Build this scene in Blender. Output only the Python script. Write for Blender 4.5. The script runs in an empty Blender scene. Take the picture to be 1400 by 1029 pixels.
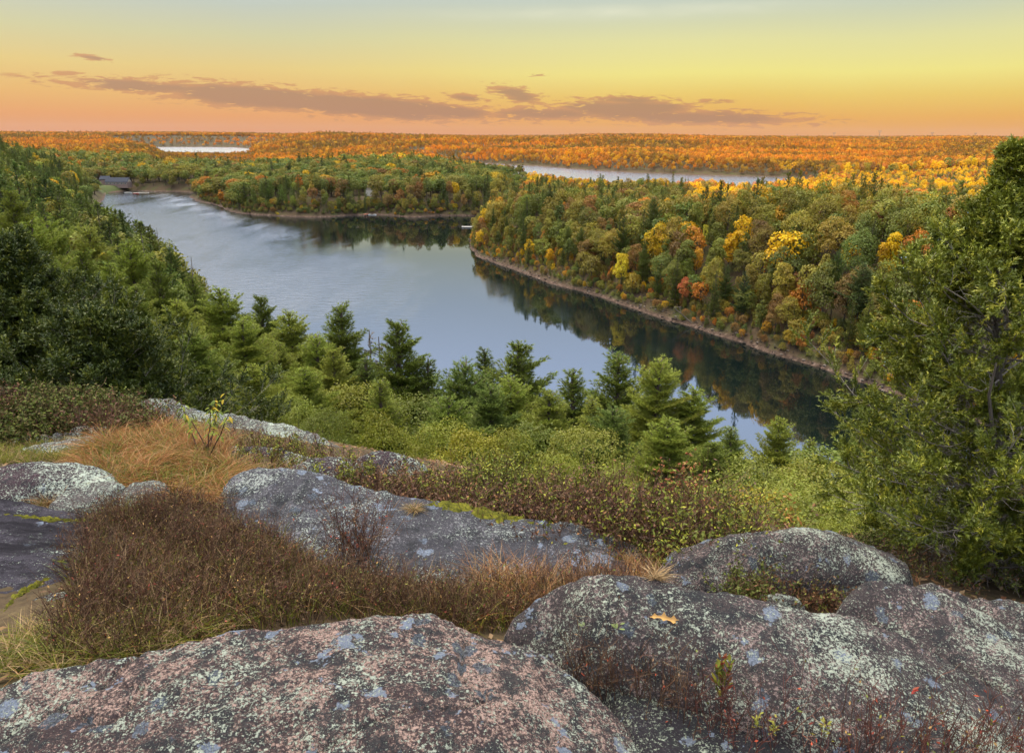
import bpy, math, random
import numpy as np
from mathutils import Matrix, Vector

# ------------------------------------------------------------------ camera, sky, sun, exposure
sc = bpy.context.scene
COL = sc.collection
W0, H0, F0 = 1400.0, 1029.0, 1050.0
EYE = 62.0
PITCH = math.radians(17.47)
ROLL = math.radians(0.36)
f_ = np.array([0, math.cos(PITCH), -math.sin(PITCH)])
u0 = np.array([0, math.sin(PITCH), math.cos(PITCH)])
r0 = np.array([1.0, 0, 0])
r_ = r0 * math.cos(ROLL) + u0 * math.sin(ROLL)
u_ = u0 * math.cos(ROLL) - r0 * math.sin(ROLL)
cd = bpy.data.cameras.new('camera')
cd.sensor_width = 36.0
cd.lens = 36.0 * F0 / W0
cd.clip_start = 0.05
cd.clip_end = 60000
cam = bpy.data.objects.new('camera', cd)
COL.objects.link(cam)
M = Matrix.Identity(4)
for i in range(3):
    M[i][0] = r_[i]; M[i][1] = u_[i]; M[i][2] = -f_[i]
M[2][3] = EYE
cam.matrix_world = M
sc.camera = cam

SUN_EL, SUN_AZ = 4.3, 188.0          # degrees; azimuth measured from +Y (view direction) clockwise
sun_dir = np.array([math.sin(math.radians(SUN_AZ)) * math.cos(math.radians(SUN_EL)),
                    math.cos(math.radians(SUN_AZ)) * math.cos(math.radians(SUN_EL)),
                    math.sin(math.radians(SUN_EL))])
sl = bpy.data.lights.new('sun', 'SUN')
sl.energy = 5.0
sl.angle = math.radians(0.5)
sl.color = (1.0, 0.58, 0.19)
sun = bpy.data.objects.new('sun', sl)
COL.objects.link(sun)
sun.rotation_euler = Vector(-sun_dir).to_track_quat('-Z', 'Y').to_euler()

sc.view_settings.view_transform = 'Standard'
sc.view_settings.look = 'None'
sc.view_settings.exposure = 0.0
sc.view_settings.gamma = 1.0
sc.view_settings.use_curve_mapping = False
cy = sc.cycles
cy.max_bounces = 5; cy.diffuse_bounces = 3; cy.glossy_bounces = 2; cy.transmission_bounces = 3
cy.transparent_max_bounces = 4; cy.volume_bounces = 0
cy.caustics_reflective = False; cy.caustics_refractive = False
cy.use_denoising = True


class NT:
    """small helper to write node trees"""
    def __init__(s, tree):
        s.t = tree; s.n = tree.nodes; s.l = tree.links
    def new(s, typ, **kw):
        n = s.n.new(typ)
        for k, v in kw.items():
            setattr(n, k, v)
        return n
    def put(s, sock, v):
        if hasattr(v, 'is_output') or isinstance(v, bpy.types.NodeSocket):
            s.l.new(v, sock)
        else:
            sock.default_value = v
    def math(s, op, a, b=None, c=None, clamp=False):
        n = s.new('ShaderNodeMath', operation=op, use_clamp=clamp)
        s.put(n.inputs[0], a)
        if b is not None: s.put(n.inputs[1], b)
        if c is not None: s.put(n.inputs[2], c)
        return n.outputs[0]
    def vmath(s, op, a, b=None):
        n = s.new('ShaderNodeVectorMath', operation=op)
        s.put(n.inputs[0], a)
        if b is not None: s.put(n.inputs[1], b)
        return n.outputs[0]
    def mix(s, fac, a, b, mode='MIX'):
        n = s.new('ShaderNodeMix', data_type='RGBA', blend_type=mode, clamp_factor=True)
        s.put(n.inputs[0], fac)
        s.put(n.inputs[6], a if not isinstance(a, tuple) else (*a[:3], 1))
        s.put(n.inputs[7], b if not isinstance(b, tuple) else (*b[:3], 1))
        return n.outputs[2]
    def ramp(s, fac, stops, interp='LINEAR'):
        n = s.new('ShaderNodeValToRGB')
        n.color_ramp.interpolation = interp
        e = n.color_ramp.elements
        while len(e) < len(stops): e.new(0.5)
        for q, (p, c) in zip(e, stops):
            q.position = p
            q.color = (*c, 1) if not isinstance(c, (int, float)) else (c, c, c, 1)
        s.put(n.inputs[0], fac)
        return n.outputs[0]
    def smooth(s, x, a, b):
        n = s.new('ShaderNodeMapRange', interpolation_type='SMOOTHSTEP')
        s.put(n.inputs[0], x); n.inputs[1].default_value = a; n.inputs[2].default_value = b
        return n.outputs[0]
    def noise(s, vec, scale, detail=4, rough=0.55, dist=0.0):
        n = s.new('ShaderNodeTexNoise')
        s.put(n.inputs['Vector'], vec); n.inputs['Scale'].default_value = scale
        n.inputs['Detail'].default_value = detail; n.inputs['Roughness'].default_value = rough
        n.inputs['Distortion'].default_value = dist
        return n.outputs[0]
    def voro(s, vec, scale, feature='F1', out=0, rand=1.0):
        n = s.new('ShaderNodeTexVoronoi', feature=feature)
        s.put(n.inputs['Vector'], vec); n.inputs['Scale'].default_value = scale
        n.inputs['Randomness'].default_value = rand
        return n.outputs[out]


world = bpy.data.worlds.new('World')
sc.world = world
world.use_nodes = True
world.node_tree.nodes.clear()
w = NT(world.node_tree)
tc = w.new('ShaderNodeTexCoord')
sep = w.new('ShaderNodeSeparateXYZ'); w.l.new(tc.outputs['Generated'], sep.inputs[0])
sx, sy, sz = sep.outputs
DEG = 180 / math.pi
el = w.math('MULTIPLY', w.math('ARCSINE', sz), DEG)
az = w.math('MULTIPLY', w.math('ARCTAN2', sx, sy), DEG)
elw = w.math('ADD', el, w.math('MULTIPLY', w.math('SUBTRACT', w.noise(tc.outputs['Generated'], 3.0, 3), 0.5), 0.9))
tt = w.math('DIVIDE', elw, 40.0, clamp=True)
def srgb(r, g, b):
    f = lambda c: (c / 255 / 12.92) if c < 10 else ((c / 255 + 0.055) / 1.055) ** 2.4
    return (f(r), f(g), f(b))
left = w.ramp(tt, [(0, srgb(216, 148, 108)), (1.2 / 40, srgb(228, 160, 104)), (2.6 / 40, srgb(230, 182, 112)), (4.2 / 40, srgb(227, 200, 130)),
                   (6.2 / 40, srgb(206, 202, 158)), (8.2 / 40, srgb(184, 194, 184)), (12 / 40, (.58, .74, .98)), (18 / 40, (.90, 1.15, 1.75)), (26 / 40, (1.0, 1.25, 1.8)), (1, (1.15, 1.3, 1.6))])
right = w.ramp(tt, [(0, srgb(222, 155, 100)), (1.2 / 40, srgb(231, 172, 92)), (2.6 / 40, srgb(234, 200, 108)), (4.0 / 40, srgb(239, 227, 136)),
                    (6.0 / 40, srgb(226, 222, 160)), (8.4 / 40, srgb(194, 204, 188)), (12 / 40, (.64, .78, .98)), (18 / 40, (.92, 1.17, 1.75)), (26 / 40, (1.0, 1.25, 1.8)), (1, (1.15, 1.3, 1.6))])
sky_c = w.mix(w.smooth(az, -22, 14), left, right)
# thin cirrus streak high on the right
def gauss(a0, e0, sa, se, tilt=0.0):
    da = w.math('SUBTRACT', az, a0)
    de = w.math('SUBTRACT', el, e0)
    if tilt: de = w.math('SUBTRACT', de, w.math('MULTIPLY', da, tilt))
    q = w.math('ADD', w.math('POWER', w.math('DIVIDE', w.math('ABSOLUTE', da), sa), 2.0),
               w.math('POWER', w.math('DIVIDE', w.math('ABSOLUTE', de), se), 2.0))
    return w.math('POWER', math.e, w.math('MULTIPLY', q, -1.0))
cv = w.new('ShaderNodeCombineXYZ')
w.put(cv.inputs[0], w.math('MULTIPLY', az, 0.30)); w.put(cv.inputs[1], w.math('MULTIPLY', el, 1.5))
cvec = cv.outputs[0]
cir = w.math('MULTIPLY', gauss(8, 7.9, 11, .45, .012), w.noise(cvec, 1.2, 4))
sky_c = w.mix(w.math('MULTIPLY', cir, 0.8), sky_c, srgb(232, 232, 205))
# low mauve cloud bank
CL = [(-23.5, 2.75, 7, .5, -.045, 1.05), (-17, 2.25, 8, .85, -.06, 1.3), (-10, 1.8, 9, .85, -.06, 1.3), (-5, 1.5, 5, .6, -.05, 1.15),
      (2.0, 1.4, 6, .6, 0, 1.0), (8.0, 1.7, 5.5, .8, -.02, 1.25), (12.5, 1.2, 8.5, .6, -.02, 1.1), (8, 2.3, 3, .4, -.03, 1.05),
      (0.3, 2.65, 2.2, .6, -.2, 1.05), (-3.4, 2.45, 1.6, .3, -.08, 1.0), (13.5, 2.2, 2.2, .2, 0, .7), (1.5, 3.95, .9, .14, 0, .75),
      (-27, 4.35, 1.3, .2, -.1, .85), (-33.6, 4.7, .5, .15, 0, .75), (-28.5, 3.4, 1.2, .2, 0, .7), (5, 2.1, 1.5, .25, 0, .7)]
tot = None
for (a0, e0, sa, se, ti, am) in CL:
    g = w.math('MULTIPLY', gauss(a0, e0, sa, se, ti), am)
    tot = g if tot is None else w.math('MAXIMUM', tot, g)
cn = w.noise(cvec, 2.9, 9, 0.66, 0.5)
dens = w.math('MULTIPLY', w.smooth(tot, .12, .34), w.smooth(w.math('ADD', tot, w.math('MULTIPLY', w.math('SUBTRACT', cn, 0.5), 2.9)), .34, .70))
core = w.smooth(w.math('ADD', tot, w.math('MULTIPLY', w.math('SUBTRACT', w.noise(cvec, 1.1, 4), 0.5), .9)), .5, 1.0)
cl_c = w.mix(core, srgb(205, 146, 104), srgb(170, 128, 106))
sky_c = w.mix(w.math('MULTIPLY', dens, 0.82), sky_c, cl_c)
# the afterglow round the low sun behind the viewer
back = w.math('POWER', w.math('MAXIMUM', w.math('MULTIPLY', sy, -1.0), 0.0), 1.6)
sky_c = w.mix(1.0, sky_c, w.mix(back, (1, 1, 1), (1.7, 1.5, 1.25)), 'MULTIPLY')
kd = unit_ = np.array([-.22, .30, .93]); kd = kd / np.linalg.norm(kd)  # soft key glow added high overhead, out of view, to deepen the shading
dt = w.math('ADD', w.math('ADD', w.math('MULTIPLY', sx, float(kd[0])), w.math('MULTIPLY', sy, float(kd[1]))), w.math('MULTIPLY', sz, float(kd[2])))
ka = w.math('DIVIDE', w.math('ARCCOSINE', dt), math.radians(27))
key_glow = w.math('POWER', math.e, w.math('MULTIPLY', w.math('MULTIPLY', ka, ka), -1.0))
vs = w.new('ShaderNodeVectorMath', operation='SCALE'); vs.inputs[0].default_value = (13.6, 11.7, 8.7); w.put(vs.inputs['Scale'], key_glow)
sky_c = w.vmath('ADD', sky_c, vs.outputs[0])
nis = w.new('ShaderNodeTexSky', sky_type='NISHITA')
nis.sun_disc = False
nis.sun_elevation = math.radians(SUN_EL)
nis.sun_rotation = math.radians(SUN_AZ)
nm = w.vmath('SCALE', nis.outputs[0]); nm.node.inputs['Scale'].default_value = 1.0
up = w.smooth(el, 9, 30)
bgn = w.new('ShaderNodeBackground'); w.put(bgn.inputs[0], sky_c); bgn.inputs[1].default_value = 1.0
bgs = w.new('ShaderNodeBackground'); w.put(bgs.inputs[0], nis.outputs[0])
w.put(bgs.inputs[1], w.math('MULTIPLY', up, 0.12))
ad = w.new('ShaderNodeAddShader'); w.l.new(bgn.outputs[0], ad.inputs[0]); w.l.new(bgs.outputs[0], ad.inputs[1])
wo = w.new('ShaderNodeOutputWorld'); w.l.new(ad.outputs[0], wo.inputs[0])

# ------------------------------------------------------------------ numeric helpers
def ray(px, py):
    d = f_ + r_ * ((px - 700) / F0) - u_ * ((py - 514.5) / F0)
    return d
def P(px, py, zr):
    """point on the pixel's ray that lies zr metres above (negative: below) the eye"""
    d = ray(px, py); t = zr / d[2]
    return np.array([d[0] * t, d[1] * t, EYE + zr])
def Pz(px, py, z): return P(px, py, z - EYE)
def at_dist(px, py, y):
    d = ray(px, py); t = y / d[1]
    return np.array([d[0] * t, y, EYE + d[2] * t])
def project(p):
    q = np.asarray(p, float) - np.array([0, 0, EYE])
    zc = q @ f_
    return 700 + F0 * (q @ r_) / zc, 514.5 - F0 * (q @ u_) / zc, zc

def hash3(ix, iy, iz, seed):
    h = (ix.astype(np.int64) * 374761393 + iy.astype(np.int64) * 668265263 + iz.astype(np.int64) * 2147483647 + seed * 974634777) & 0xffffffff
    h = ((h ^ (h >> 13)) * 1274126177) & 0xffffffff
    h = h ^ (h >> 16)
    return (h & 0xffff) / 65535.0
def vnoise(p, seed=0):
    p = np.asarray(p, float); i = np.floor(p).astype(np.int64); f = p - i
    f = f * f * f * (f * (f * 6 - 15) + 10)
    o = 0
    for dx in (0, 1):
        for dy in (0, 1):
            for dz in (0, 1):
                wgt = (f[:, 0] if dx else 1 - f[:, 0]) * (f[:, 1] if dy else 1 - f[:, 1]) * (f[:, 2] if dz else 1 - f[:, 2])
                o = o + wgt * hash3(i[:, 0] + dx, i[:, 1] + dy, i[:, 2] + dz, seed)
    return o * 2 - 1
def fbm(p, octs=4, seed=0, gain=0.5):
    p = np.asarray(p, float); a = 1.0; o = 0
    for k in range(octs):
        o = o + a * vnoise(p * (2.03 ** k) + 17.3 * k, seed + k); a *= gain
    return o
def sst(x, a, b):
    t = np.clip((x - a) / (b - a), 0, 1); return t * t * (3 - 2 * t)

class RBF:
    """smooth multiquadric surface through control points"""
    def __init__(s, pts, smooth=0.0, c=.15):
        p = np.array(pts, float); s.xy = p[:, :2]; n = len(p); s.k = c
        D = np.sqrt(((s.xy[:, None] - s.xy[None]) ** 2).sum(2) + c * c)
        A = np.zeros((n + 3, n + 3)); A[:n, :n] = -D + np.eye(n) * smooth
        A[:n, n] = 1; A[:n, n + 1:] = s.xy; A[n, :n] = 1; A[n + 1:, :n] = s.xy.T
        s.c = np.linalg.solve(A, np.concatenate([p[:, 2], np.zeros(3)]))
    def __call__(s, x, y):
        q = np.stack([x, y], -1)
        D = np.sqrt(((q[:, None] - s.xy[None]) ** 2).sum(2) + s.k ** 2)
        n = len(s.xy)
        return -D @ s.c[:n] + s.c[n] + q @ s.c[n + 1:]

def poly_sd(x, y, poly):
    """signed distance to a closed polygon: positive outside"""
    poly = np.asarray(poly, float)[:, :2]
    d = np.full(len(x), 1e18); ins = np.zeros(len(x), bool)
    for (ax, ay), (bx, by) in zip(poly, np.roll(poly, -1, 0)):
        ex, ey = bx - ax, by - ay
        t = np.clip(((x - ax) * ex + (y - ay) * ey) / (ex * ex + ey * ey + 1e-12), 0, 1)
        d = np.minimum(d, (x - ax - t * ex) ** 2 + (y - ay - t * ey) ** 2)
        c = ((ay > y) != (by > y))
        with np.errstate(divide='ignore', invalid='ignore'):
            xi = ex * (y - ay) / (ey if ey != 0 else 1e-12) + ax
        ins ^= c & (x < xi)
    return np.sqrt(d) * np.where(ins, -1, 1)

def to_poly(x, y, poly):
    """points outside the outline moved to the nearest spot on it"""
    poly = np.asarray(poly, float)[:, :2]; best = np.full(len(x), 1e18); qx, qy = x.copy(), y.copy()
    for (ax, ay), (bx_, by_) in zip(poly, np.roll(poly, -1, 0)):
        ex, ey = bx_ - ax, by_ - ay
        t = np.clip(((x - ax) * ex + (y - ay) * ey) / (ex * ex + ey * ey + 1e-12), 0, 1)
        cx_, cy_ = ax + t * ex, ay + t * ey; d = (x - cx_) ** 2 + (y - cy_) ** 2; k = d < best
        best[k] = d[k]; qx[k] = cx_[k]; qy[k] = cy_[k]
    o = poly_sd(x, y, poly) > 0
    return np.where(o, qx, x), np.where(o, qy, y)

# ------------------------------------------------------------------ mesh helpers
def mesh(name, V, faces, mats, smooth=False, midx=None, attrs=None):
    """faces: list of int arrays (n,3) or (n,4)"""
    V = np.asarray(V, np.float32)
    if not isinstance(faces, (list, tuple)): faces = [faces]
    faces = [np.asarray(q, np.int32) for q in faces if len(q)]
    me = bpy.data.meshes.new(name)
    loops = np.concatenate([q.ravel() for q in faces])
    sizes = np.concatenate([np.full(len(q), q.shape[1], np.int32) for q in faces])
    starts = np.concatenate([[0], np.cumsum(sizes)[:-1]]).astype(np.int32)
    me.vertices.add(len(V)); me.vertices.foreach_set('co', V.ravel())
    me.loops.add(len(loops)); me.loops.foreach_set('vertex_index', loops)
    me.polygons.add(len(sizes)); me.polygons.foreach_set('loop_start', starts); me.polygons.foreach_set('loop_total', sizes)
    if midx is not None: me.polygons.foreach_set('material_index', np.asarray(midx, np.int32))
    me.polygons.foreach_set('use_smooth', np.full(len(sizes), bool(smooth)))
    for m in (mats if isinstance(mats, (list, tuple)) else [mats]): me.materials.append(m)
    for k, v in (attrs or {}).items():
        v = np.asarray(v, np.float32)
        if v.ndim == 1:
            a = me.attributes.new(k, 'FLOAT', 'FACE'); a.data.foreach_set('value', v)
        else:
            a = me.attributes.new(k, 'FLOAT_COLOR', 'FACE')
            a.data.foreach_set('color', np.concatenate([v, np.ones((len(v), 1), np.float32)], 1).ravel())
    me.update(calc_edges=True)
    return me

def link(name, data, parent=None, loc=(0, 0, 0)):
    o = bpy.data.objects.new(name, data)
    COL.objects.link(o)
    o.location = loc
    if parent is not None: o.parent = parent
    return o
def tag(o, label=None, cat=None, group=None, kind=None):
    if label: o['label'] = label
    if cat: o['category'] = cat
    if group: o['group'] = group
    if kind: o['kind'] = kind
    return o
def unit(v): return v / (np.linalg.norm(v, axis=-1, keepdims=True) + 1e-12)
def rnd_unit(rng, n): return unit(rng.normal(size=(n, 3)))

class Geo:
    """collects triangles and quads with per-face colour/value and material index"""
    def __init__(s): s.V = []; s.T = []; s.Q = []; s.n = 0; s.ta = []; s.qa = []; s.tm = []; s.qm = []
    def add(s, V, T=None, Q=None, a=0.5, m=0):
        V = np.asarray(V, float).reshape(-1, 3)
        if T is not None and len(T):
            s.T.append(np.asarray(T) + s.n); s.ta.append(s._a(a, len(T))); s.tm.append(np.full(len(T), m))
        if Q is not None and len(Q):
            s.Q.append(np.asarray(Q) + s.n); s.qa.append(s._a(a, len(Q))); s.qm.append(np.full(len(Q), m))
        s.V.append(V); s.n += len(V)
    @staticmethod
    def _a(a, n):
        a = np.asarray(a, float)
        if a.ndim == 0: return np.full(n, float(a))
        if a.ndim == 1 and len(a) == 3 and n != 3: return np.tile(a, (n, 1))
        return a
    def mesh(s, name, mats, smooth=False, attr='rnd'):
        fs = []; at = []; mi = []
        if s.T: fs.append(np.concatenate(s.T)); at += s.ta; mi += s.tm
        if s.Q: fs.append(np.concatenate(s.Q)); at += s.qa; mi += s.qm
        return mesh(name, np.concatenate(s.V), fs, mats, smooth, np.concatenate(mi), {attr: np.concatenate(at)})

def leaves(pos, nrm, length, width, rng, axis=None):
    """rhombic leaf quads: returns V (4n,3), Q (n,4)"""
    n = len(pos)
    nrm = unit(nrm)
    t = rnd_unit(rng, n) if axis is None else axis
    t = unit(t - nrm * np.sum(t * nrm, 1, keepdims=True)); b = np.cross(nrm, t)
    L = (np.zeros(n) + length)[:, None]; Wd = (np.zeros(n) + width)[:, None]
    V = np.stack([pos - t * L / 2, pos + b * Wd / 2, pos + t * L / 2, pos - b * Wd / 2], 1).reshape(-1, 3)
    return V, np.arange(4 * n).reshape(n, 4)
def blades(base, dirv, length, width, rng):
    """narrow triangles from base along dir"""
    n = len(base); d = unit(dirv)
    s = unit(np.cross(d, rnd_unit(rng, n)))
    L = (np.zeros(n) + length)[:, None]; Wd = (np.zeros(n) + width)[:, None]
    V = np.stack([base - s * Wd / 2, base + s * Wd / 2, base + d * L], 1).reshape(-1, 3)
    return V, np.arange(3 * n).reshape(n, 3)
def tubes(pl, rad, sides=4):
    """pl (N,K,3) polylines, rad (N,K)"""
    pl = np.asarray(pl, float); N, K, _ = pl.shape
    rad = np.broadcast_to(np.asarray(rad, float), (N, K))
    t = unit(np.gradient(pl, axis=1))
    ref = np.where(np.abs(t[..., 2:3]) > 0.9, np.array([1.0, 0, 0]), np.array([0, 0, 1.0]))
    a = unit(np.cross(t, ref)); b = np.cross(t, a)
    an = np.arange(sides) * 2 * math.pi / sides
    V = pl[:, :, None] + rad[:, :, None, None] * (a[:, :, None] * np.cos(an)[:, None] + b[:, :, None] * np.sin(an)[:, None])
    idx = np.arange(N * K * sides).reshape(N, K, sides)
    q = np.stack([idx[:, :-1], np.roll(idx[:, :-1], -1, 2), np.roll(idx[:, 1:], -1, 2), idx[:, 1:]], -1).reshape(-1, 4)
    return V.reshape(-1, 3), q

# ------------------------------------------------------------------ materials
def mat(name):
    m = bpy.data.materials.new(name); m.use_nodes = True
    m.node_tree.nodes.clear()
    t = NT(m.node_tree); out = t.new('ShaderNodeOutputMaterial')
    return m, t, out
def principled(t, out, col, rough=0.8, spec=0.3, normal=None):
    b = t.new('ShaderNodeBsdfPrincipled')
    t.put(b.inputs['Base Color'], col if not isinstance(col, tuple) else (*col, 1))
    t.put(b.inputs['Roughness'], rough); b.inputs['Specular IOR Level'].default_value = spec
    if normal is not None: t.put(b.inputs['Normal'], normal)
    t.l.new(b.outputs[0], out.inputs[0]); return b
def bump(t, h, strength=0.5, dist=0.02):
    n = t.new('ShaderNodeBump'); n.inputs['Strength'].default_value = strength; n.inputs['Distance'].default_value = dist
    t.put(n.inputs['Height'], h); return n.outputs[0]
def leaf_shader(t, out, col, trans=0.3, gloss=0.015):
    d = t.new('ShaderNodeBsdfDiffuse'); t.put(d.inputs[0], col)
    tr = t.new('ShaderNodeBsdfTranslucent'); t.put(tr.inputs[0], col)
    mx = t.new('ShaderNodeMixShader'); mx.inputs[0].default_value = trans
    t.l.new(d.outputs[0], mx.inputs[1]); t.l.new(tr.outputs[0], mx.inputs[2])
    g = t.new('ShaderNodeBsdfGlossy'); g.inputs['Roughness'].default_value = 0.45; g.inputs[0].default_value = (1, 1, 1, 1)
    m2 = t.new('ShaderNodeMixShader'); m2.inputs[0].default_value = gloss
    t.l.new(mx.outputs[0], m2.inputs[1]); t.l.new(g.outputs[0], m2.inputs[2])
    t.l.new(m2.outputs[0], out.inputs[0])
def attr(t, name, typ='GEOMETRY', out=0):
    n = t.new('ShaderNodeAttribute', attribute_name=name, attribute_type=typ); return n.outputs[out]

def tinted_leaf(name, trans=0.3):
    """leaf colour comes from the tree's own tint, varied leaf clump by leaf clump"""
    m, t, out = mat(name)
    tint = attr(t, 'tint', 'INSTANCER')
    v = attr(t, 'rnd', out=2)
    hs = t.new('ShaderNodeHueSaturation')
    t.put(hs.inputs['Color'], tint)
    t.put(hs.inputs['Hue'], t.math('ADD', 0.475, t.math('MULTIPLY', v, 0.05)))
    t.put(hs.inputs['Value'], t.math('ADD', 0.62, t.math('MULTIPLY', v, 0.76)))
    leaf_shader(t, out, hs.outputs[0], trans)
    return m
def face_colour(name, trans=0.25, gloss=0.03):
    m, t, out = mat(name)
    leaf_shader(t, out, attr(t, 'tone'), trans, gloss)
    return m
M_LEAF = tinted_leaf('leaf')
M_NEEDLE = tinted_leaf('needle', 0.15)
M_BLADE = face_colour('blade', .25, .01)
def bark(name, c1, c2, sc_=6.0):
    m, t, out = mat(name)
    g = t.new('ShaderNodeTexCoord').outputs['Object']
    mp = t.new('ShaderNodeMapping'); t.put(mp.inputs[0], g); mp.inputs['Scale'].default_value = (1, 1, .25)
    n = t.noise(mp.outputs[0], sc_, 6, .65)
    c = t.ramp(n, [(.3, c1), (.7, c2)])
    principled(t, out, c, .9, .15, bump(t, n, .8, .02))
    return m
M_BARK = bark('bark', (.035, .026, .02), (.12, .095, .075))
M_GREYWOOD = bark('grey_wood', (.07, .058, .05), (.18, .155, .13), 14)

M_TWIGWOOD = bark('twig_wood', (.13, .115, .10), (.30, .27, .235), 20)
def rock_mat(name, base=(.048, .037, .040), pink=(.33, .235, .205), dark=(.026, .028, .032), pale=(.42, .50, .43), blue=(.185, .225, .30), pale_amt=.5, pink_amt=.6, dark_amt=.5, blue_amt=.5, seed=0.0, moss=0.0, k=1.0, streak=False):
    """weathered granite: mottled ground of dark and pink grains, small pale green crusts, dark and blue grey lichen patches"""
    m, t, out = mat(name)
    co = t.new('ShaderNodeTexCoord').outputs['Object']
    mp = t.new('ShaderNodeMapping'); t.put(mp.inputs[0], co); mp.inputs['Location'].default_value = (seed, seed * .7, seed * .3)
    mp.inputs['Scale'].default_value = (k, k, k)
    v = mp.outputs[0]
    def off(o_):
        q = t.new('ShaderNodeMapping'); t.put(q.inputs[0], v); q.inputs['Location'].default_value = (o_, -o_ * .6, o_ * .35); return q.outputs[0]
    nz = t.new('ShaderNodeTexNoise'); t.put(nz.inputs['Vector'], v); nz.inputs['Scale'].default_value = 16; nz.inputs['Detail'].default_value = 4; nz.inputs['Roughness'].default_value = .7
    sc1 = t.new('ShaderNodeVectorMath', operation='SCALE'); t.put(sc1.inputs[0], nz.outputs[1]); sc1.inputs['Scale'].default_value = .09
    vw = t.vmath('ADD', v, sc1.outputs[0])
    big = t.noise(v, 1.7, 4, .6)
    mid = t.noise(v, 7, 5, .65)
    fine = t.noise(v, 78, 5, .75)
    grain = t.noise(v, 300, 2, .6)
    pk = t.smooth(t.math('ADD', t.math('MULTIPLY', fine, .8), t.math('ADD', t.math('MULTIPLY', mid, .35), t.math('MULTIPLY', big, .25))), .85 - .17 * pink_amt, .89 - .15 * pink_amt)
    gr = t.noise(off(12.4), 120, 4, .75)
    c = t.mix(pk, base, t.mix(t.smooth(gr, .40, .56), tuple(x * .30 for x in pink), tuple(x * 1.12 for x in pink)))
    c = t.mix(t.math('MULTIPLY', t.smooth(gr, .56, .66), .35), c, tuple(x * 1.2 for x in pink))
    # dark crusts
    dk = t.smooth(t.math('ADD', t.noise(vw, 9, 5, .78), t.math('MULTIPLY', fine, .34)), .765 - .12 * dark_amt, .80 - .12 * dark_amt)
    c = t.mix(t.math('MULTIPLY', dk, .9), c, t.mix(grain, tuple(x * .6 for x in dark), tuple(x * 1.7 for x in dark)))
    # blue grey patches
    bl = t.smooth(t.math('ADD', t.noise(off(3.3), 5.2, 5, .72), t.math('MULTIPLY', t.noise(vw, 12, 3), .25)), .80 - .10 * blue_amt, .82 - .10 * blue_amt)
    c = t.mix(t.math('MULTIPLY', bl, .9), c, t.mix(fine, tuple(x * .5 for x in blue), tuple(x * 1.3 for x in blue)))
    for s_, th, am in ((6.0, .22, .9), (10.0, .26, .85)):
        vn = t.new('ShaderNodeTexVoronoi'); t.put(vn.inputs['Vector'], vw); vn.inputs['Scale'].default_value = s_
        dsk = t.math('SUBTRACT', 1.0, t.smooth(t.math('ADD', vn.outputs[0], t.math('MULTIPLY', fine, .25)), th + .1, th + .14))
        sp = t.new('ShaderNodeSeparateColor'); t.put(sp.inputs[0], vn.outputs[1])
        pick_ = t.math('GREATER_THAN', sp.outputs[0], 1 - .5 * blue_amt)
        tone = t.mix(t.smooth(sp.outputs[1], .35, .75), (blue[0] * .26, blue[1] * .27, blue[2] * .25), blue)
        tone = t.mix(t.smooth(gr, .42, .60), t.mix(.45, tone, (.02, .02, .025)), t.mix(.25, tone, tuple(min(1, x * 1.3) for x in blue)))
        c = t.mix(t.math('MULTIPLY', t.math('MULTIPLY', dsk, pick_), am), c, tone)
    # crusty pale green lichen: small flecks gathered in clumps
    cl = t.math('ADD', t.math('MULTIPLY', t.noise(off(9.1), 2.6, 5, .65), .42), t.math('MULTIPLY', t.noise(off(2.2), 11, 3, .6), .22))
    fl = t.smooth(t.math('ADD', t.noise(off(5.7), 80, 4, .72), cl), .96 - .14 * pale_amt, 1.0 - .14 * pale_amt)
    fl2 = t.smooth(t.math('ADD', t.noise(off(7.7), 150, 3, .7), cl), .99 - .13 * pale_amt, 1.03 - .13 * pale_amt)
    fl = t.math('MAXIMUM', fl, fl2)
    c = t.mix(t.math('MULTIPLY', fl, .9), c, t.mix(grain, tuple(x * .7 for x in pale), tuple(min(1, x * 1.3) for x in pale)))
    if streak:
        sp2 = t.new('ShaderNodeMapping'); t.put(sp2.inputs[0], v); sp2.inputs['Scale'].default_value = (.6, 3.2, 1); sp2.inputs['Rotation'].default_value = (0, 0, .5)
        c = t.mix(t.smooth(t.noise(sp2.outputs[0], 2.0, 5, .65), .42, .62), c, tuple(x * .8 for x in dark))
    if moss:
        ms = t.smooth(t.math('ADD', t.noise(v, 1.8, 5, .7), t.math('MULTIPLY', fine, .2)), .74 - moss, .80 - moss)
        c = t.mix(ms, c, (.16, .19, .02))
    h = t.math('ADD', t.math('MULTIPLY', mid, 1.0), t.math('ADD', t.math('MULTIPLY', fine, .7), t.math('MULTIPLY', grain, .25)))
    h = t.math('ADD', h, t.math('MULTIPLY', fl, .22))
    principled(t, out, c, .95, .04, bump(t, h, 1.0, .026))
    return m

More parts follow.
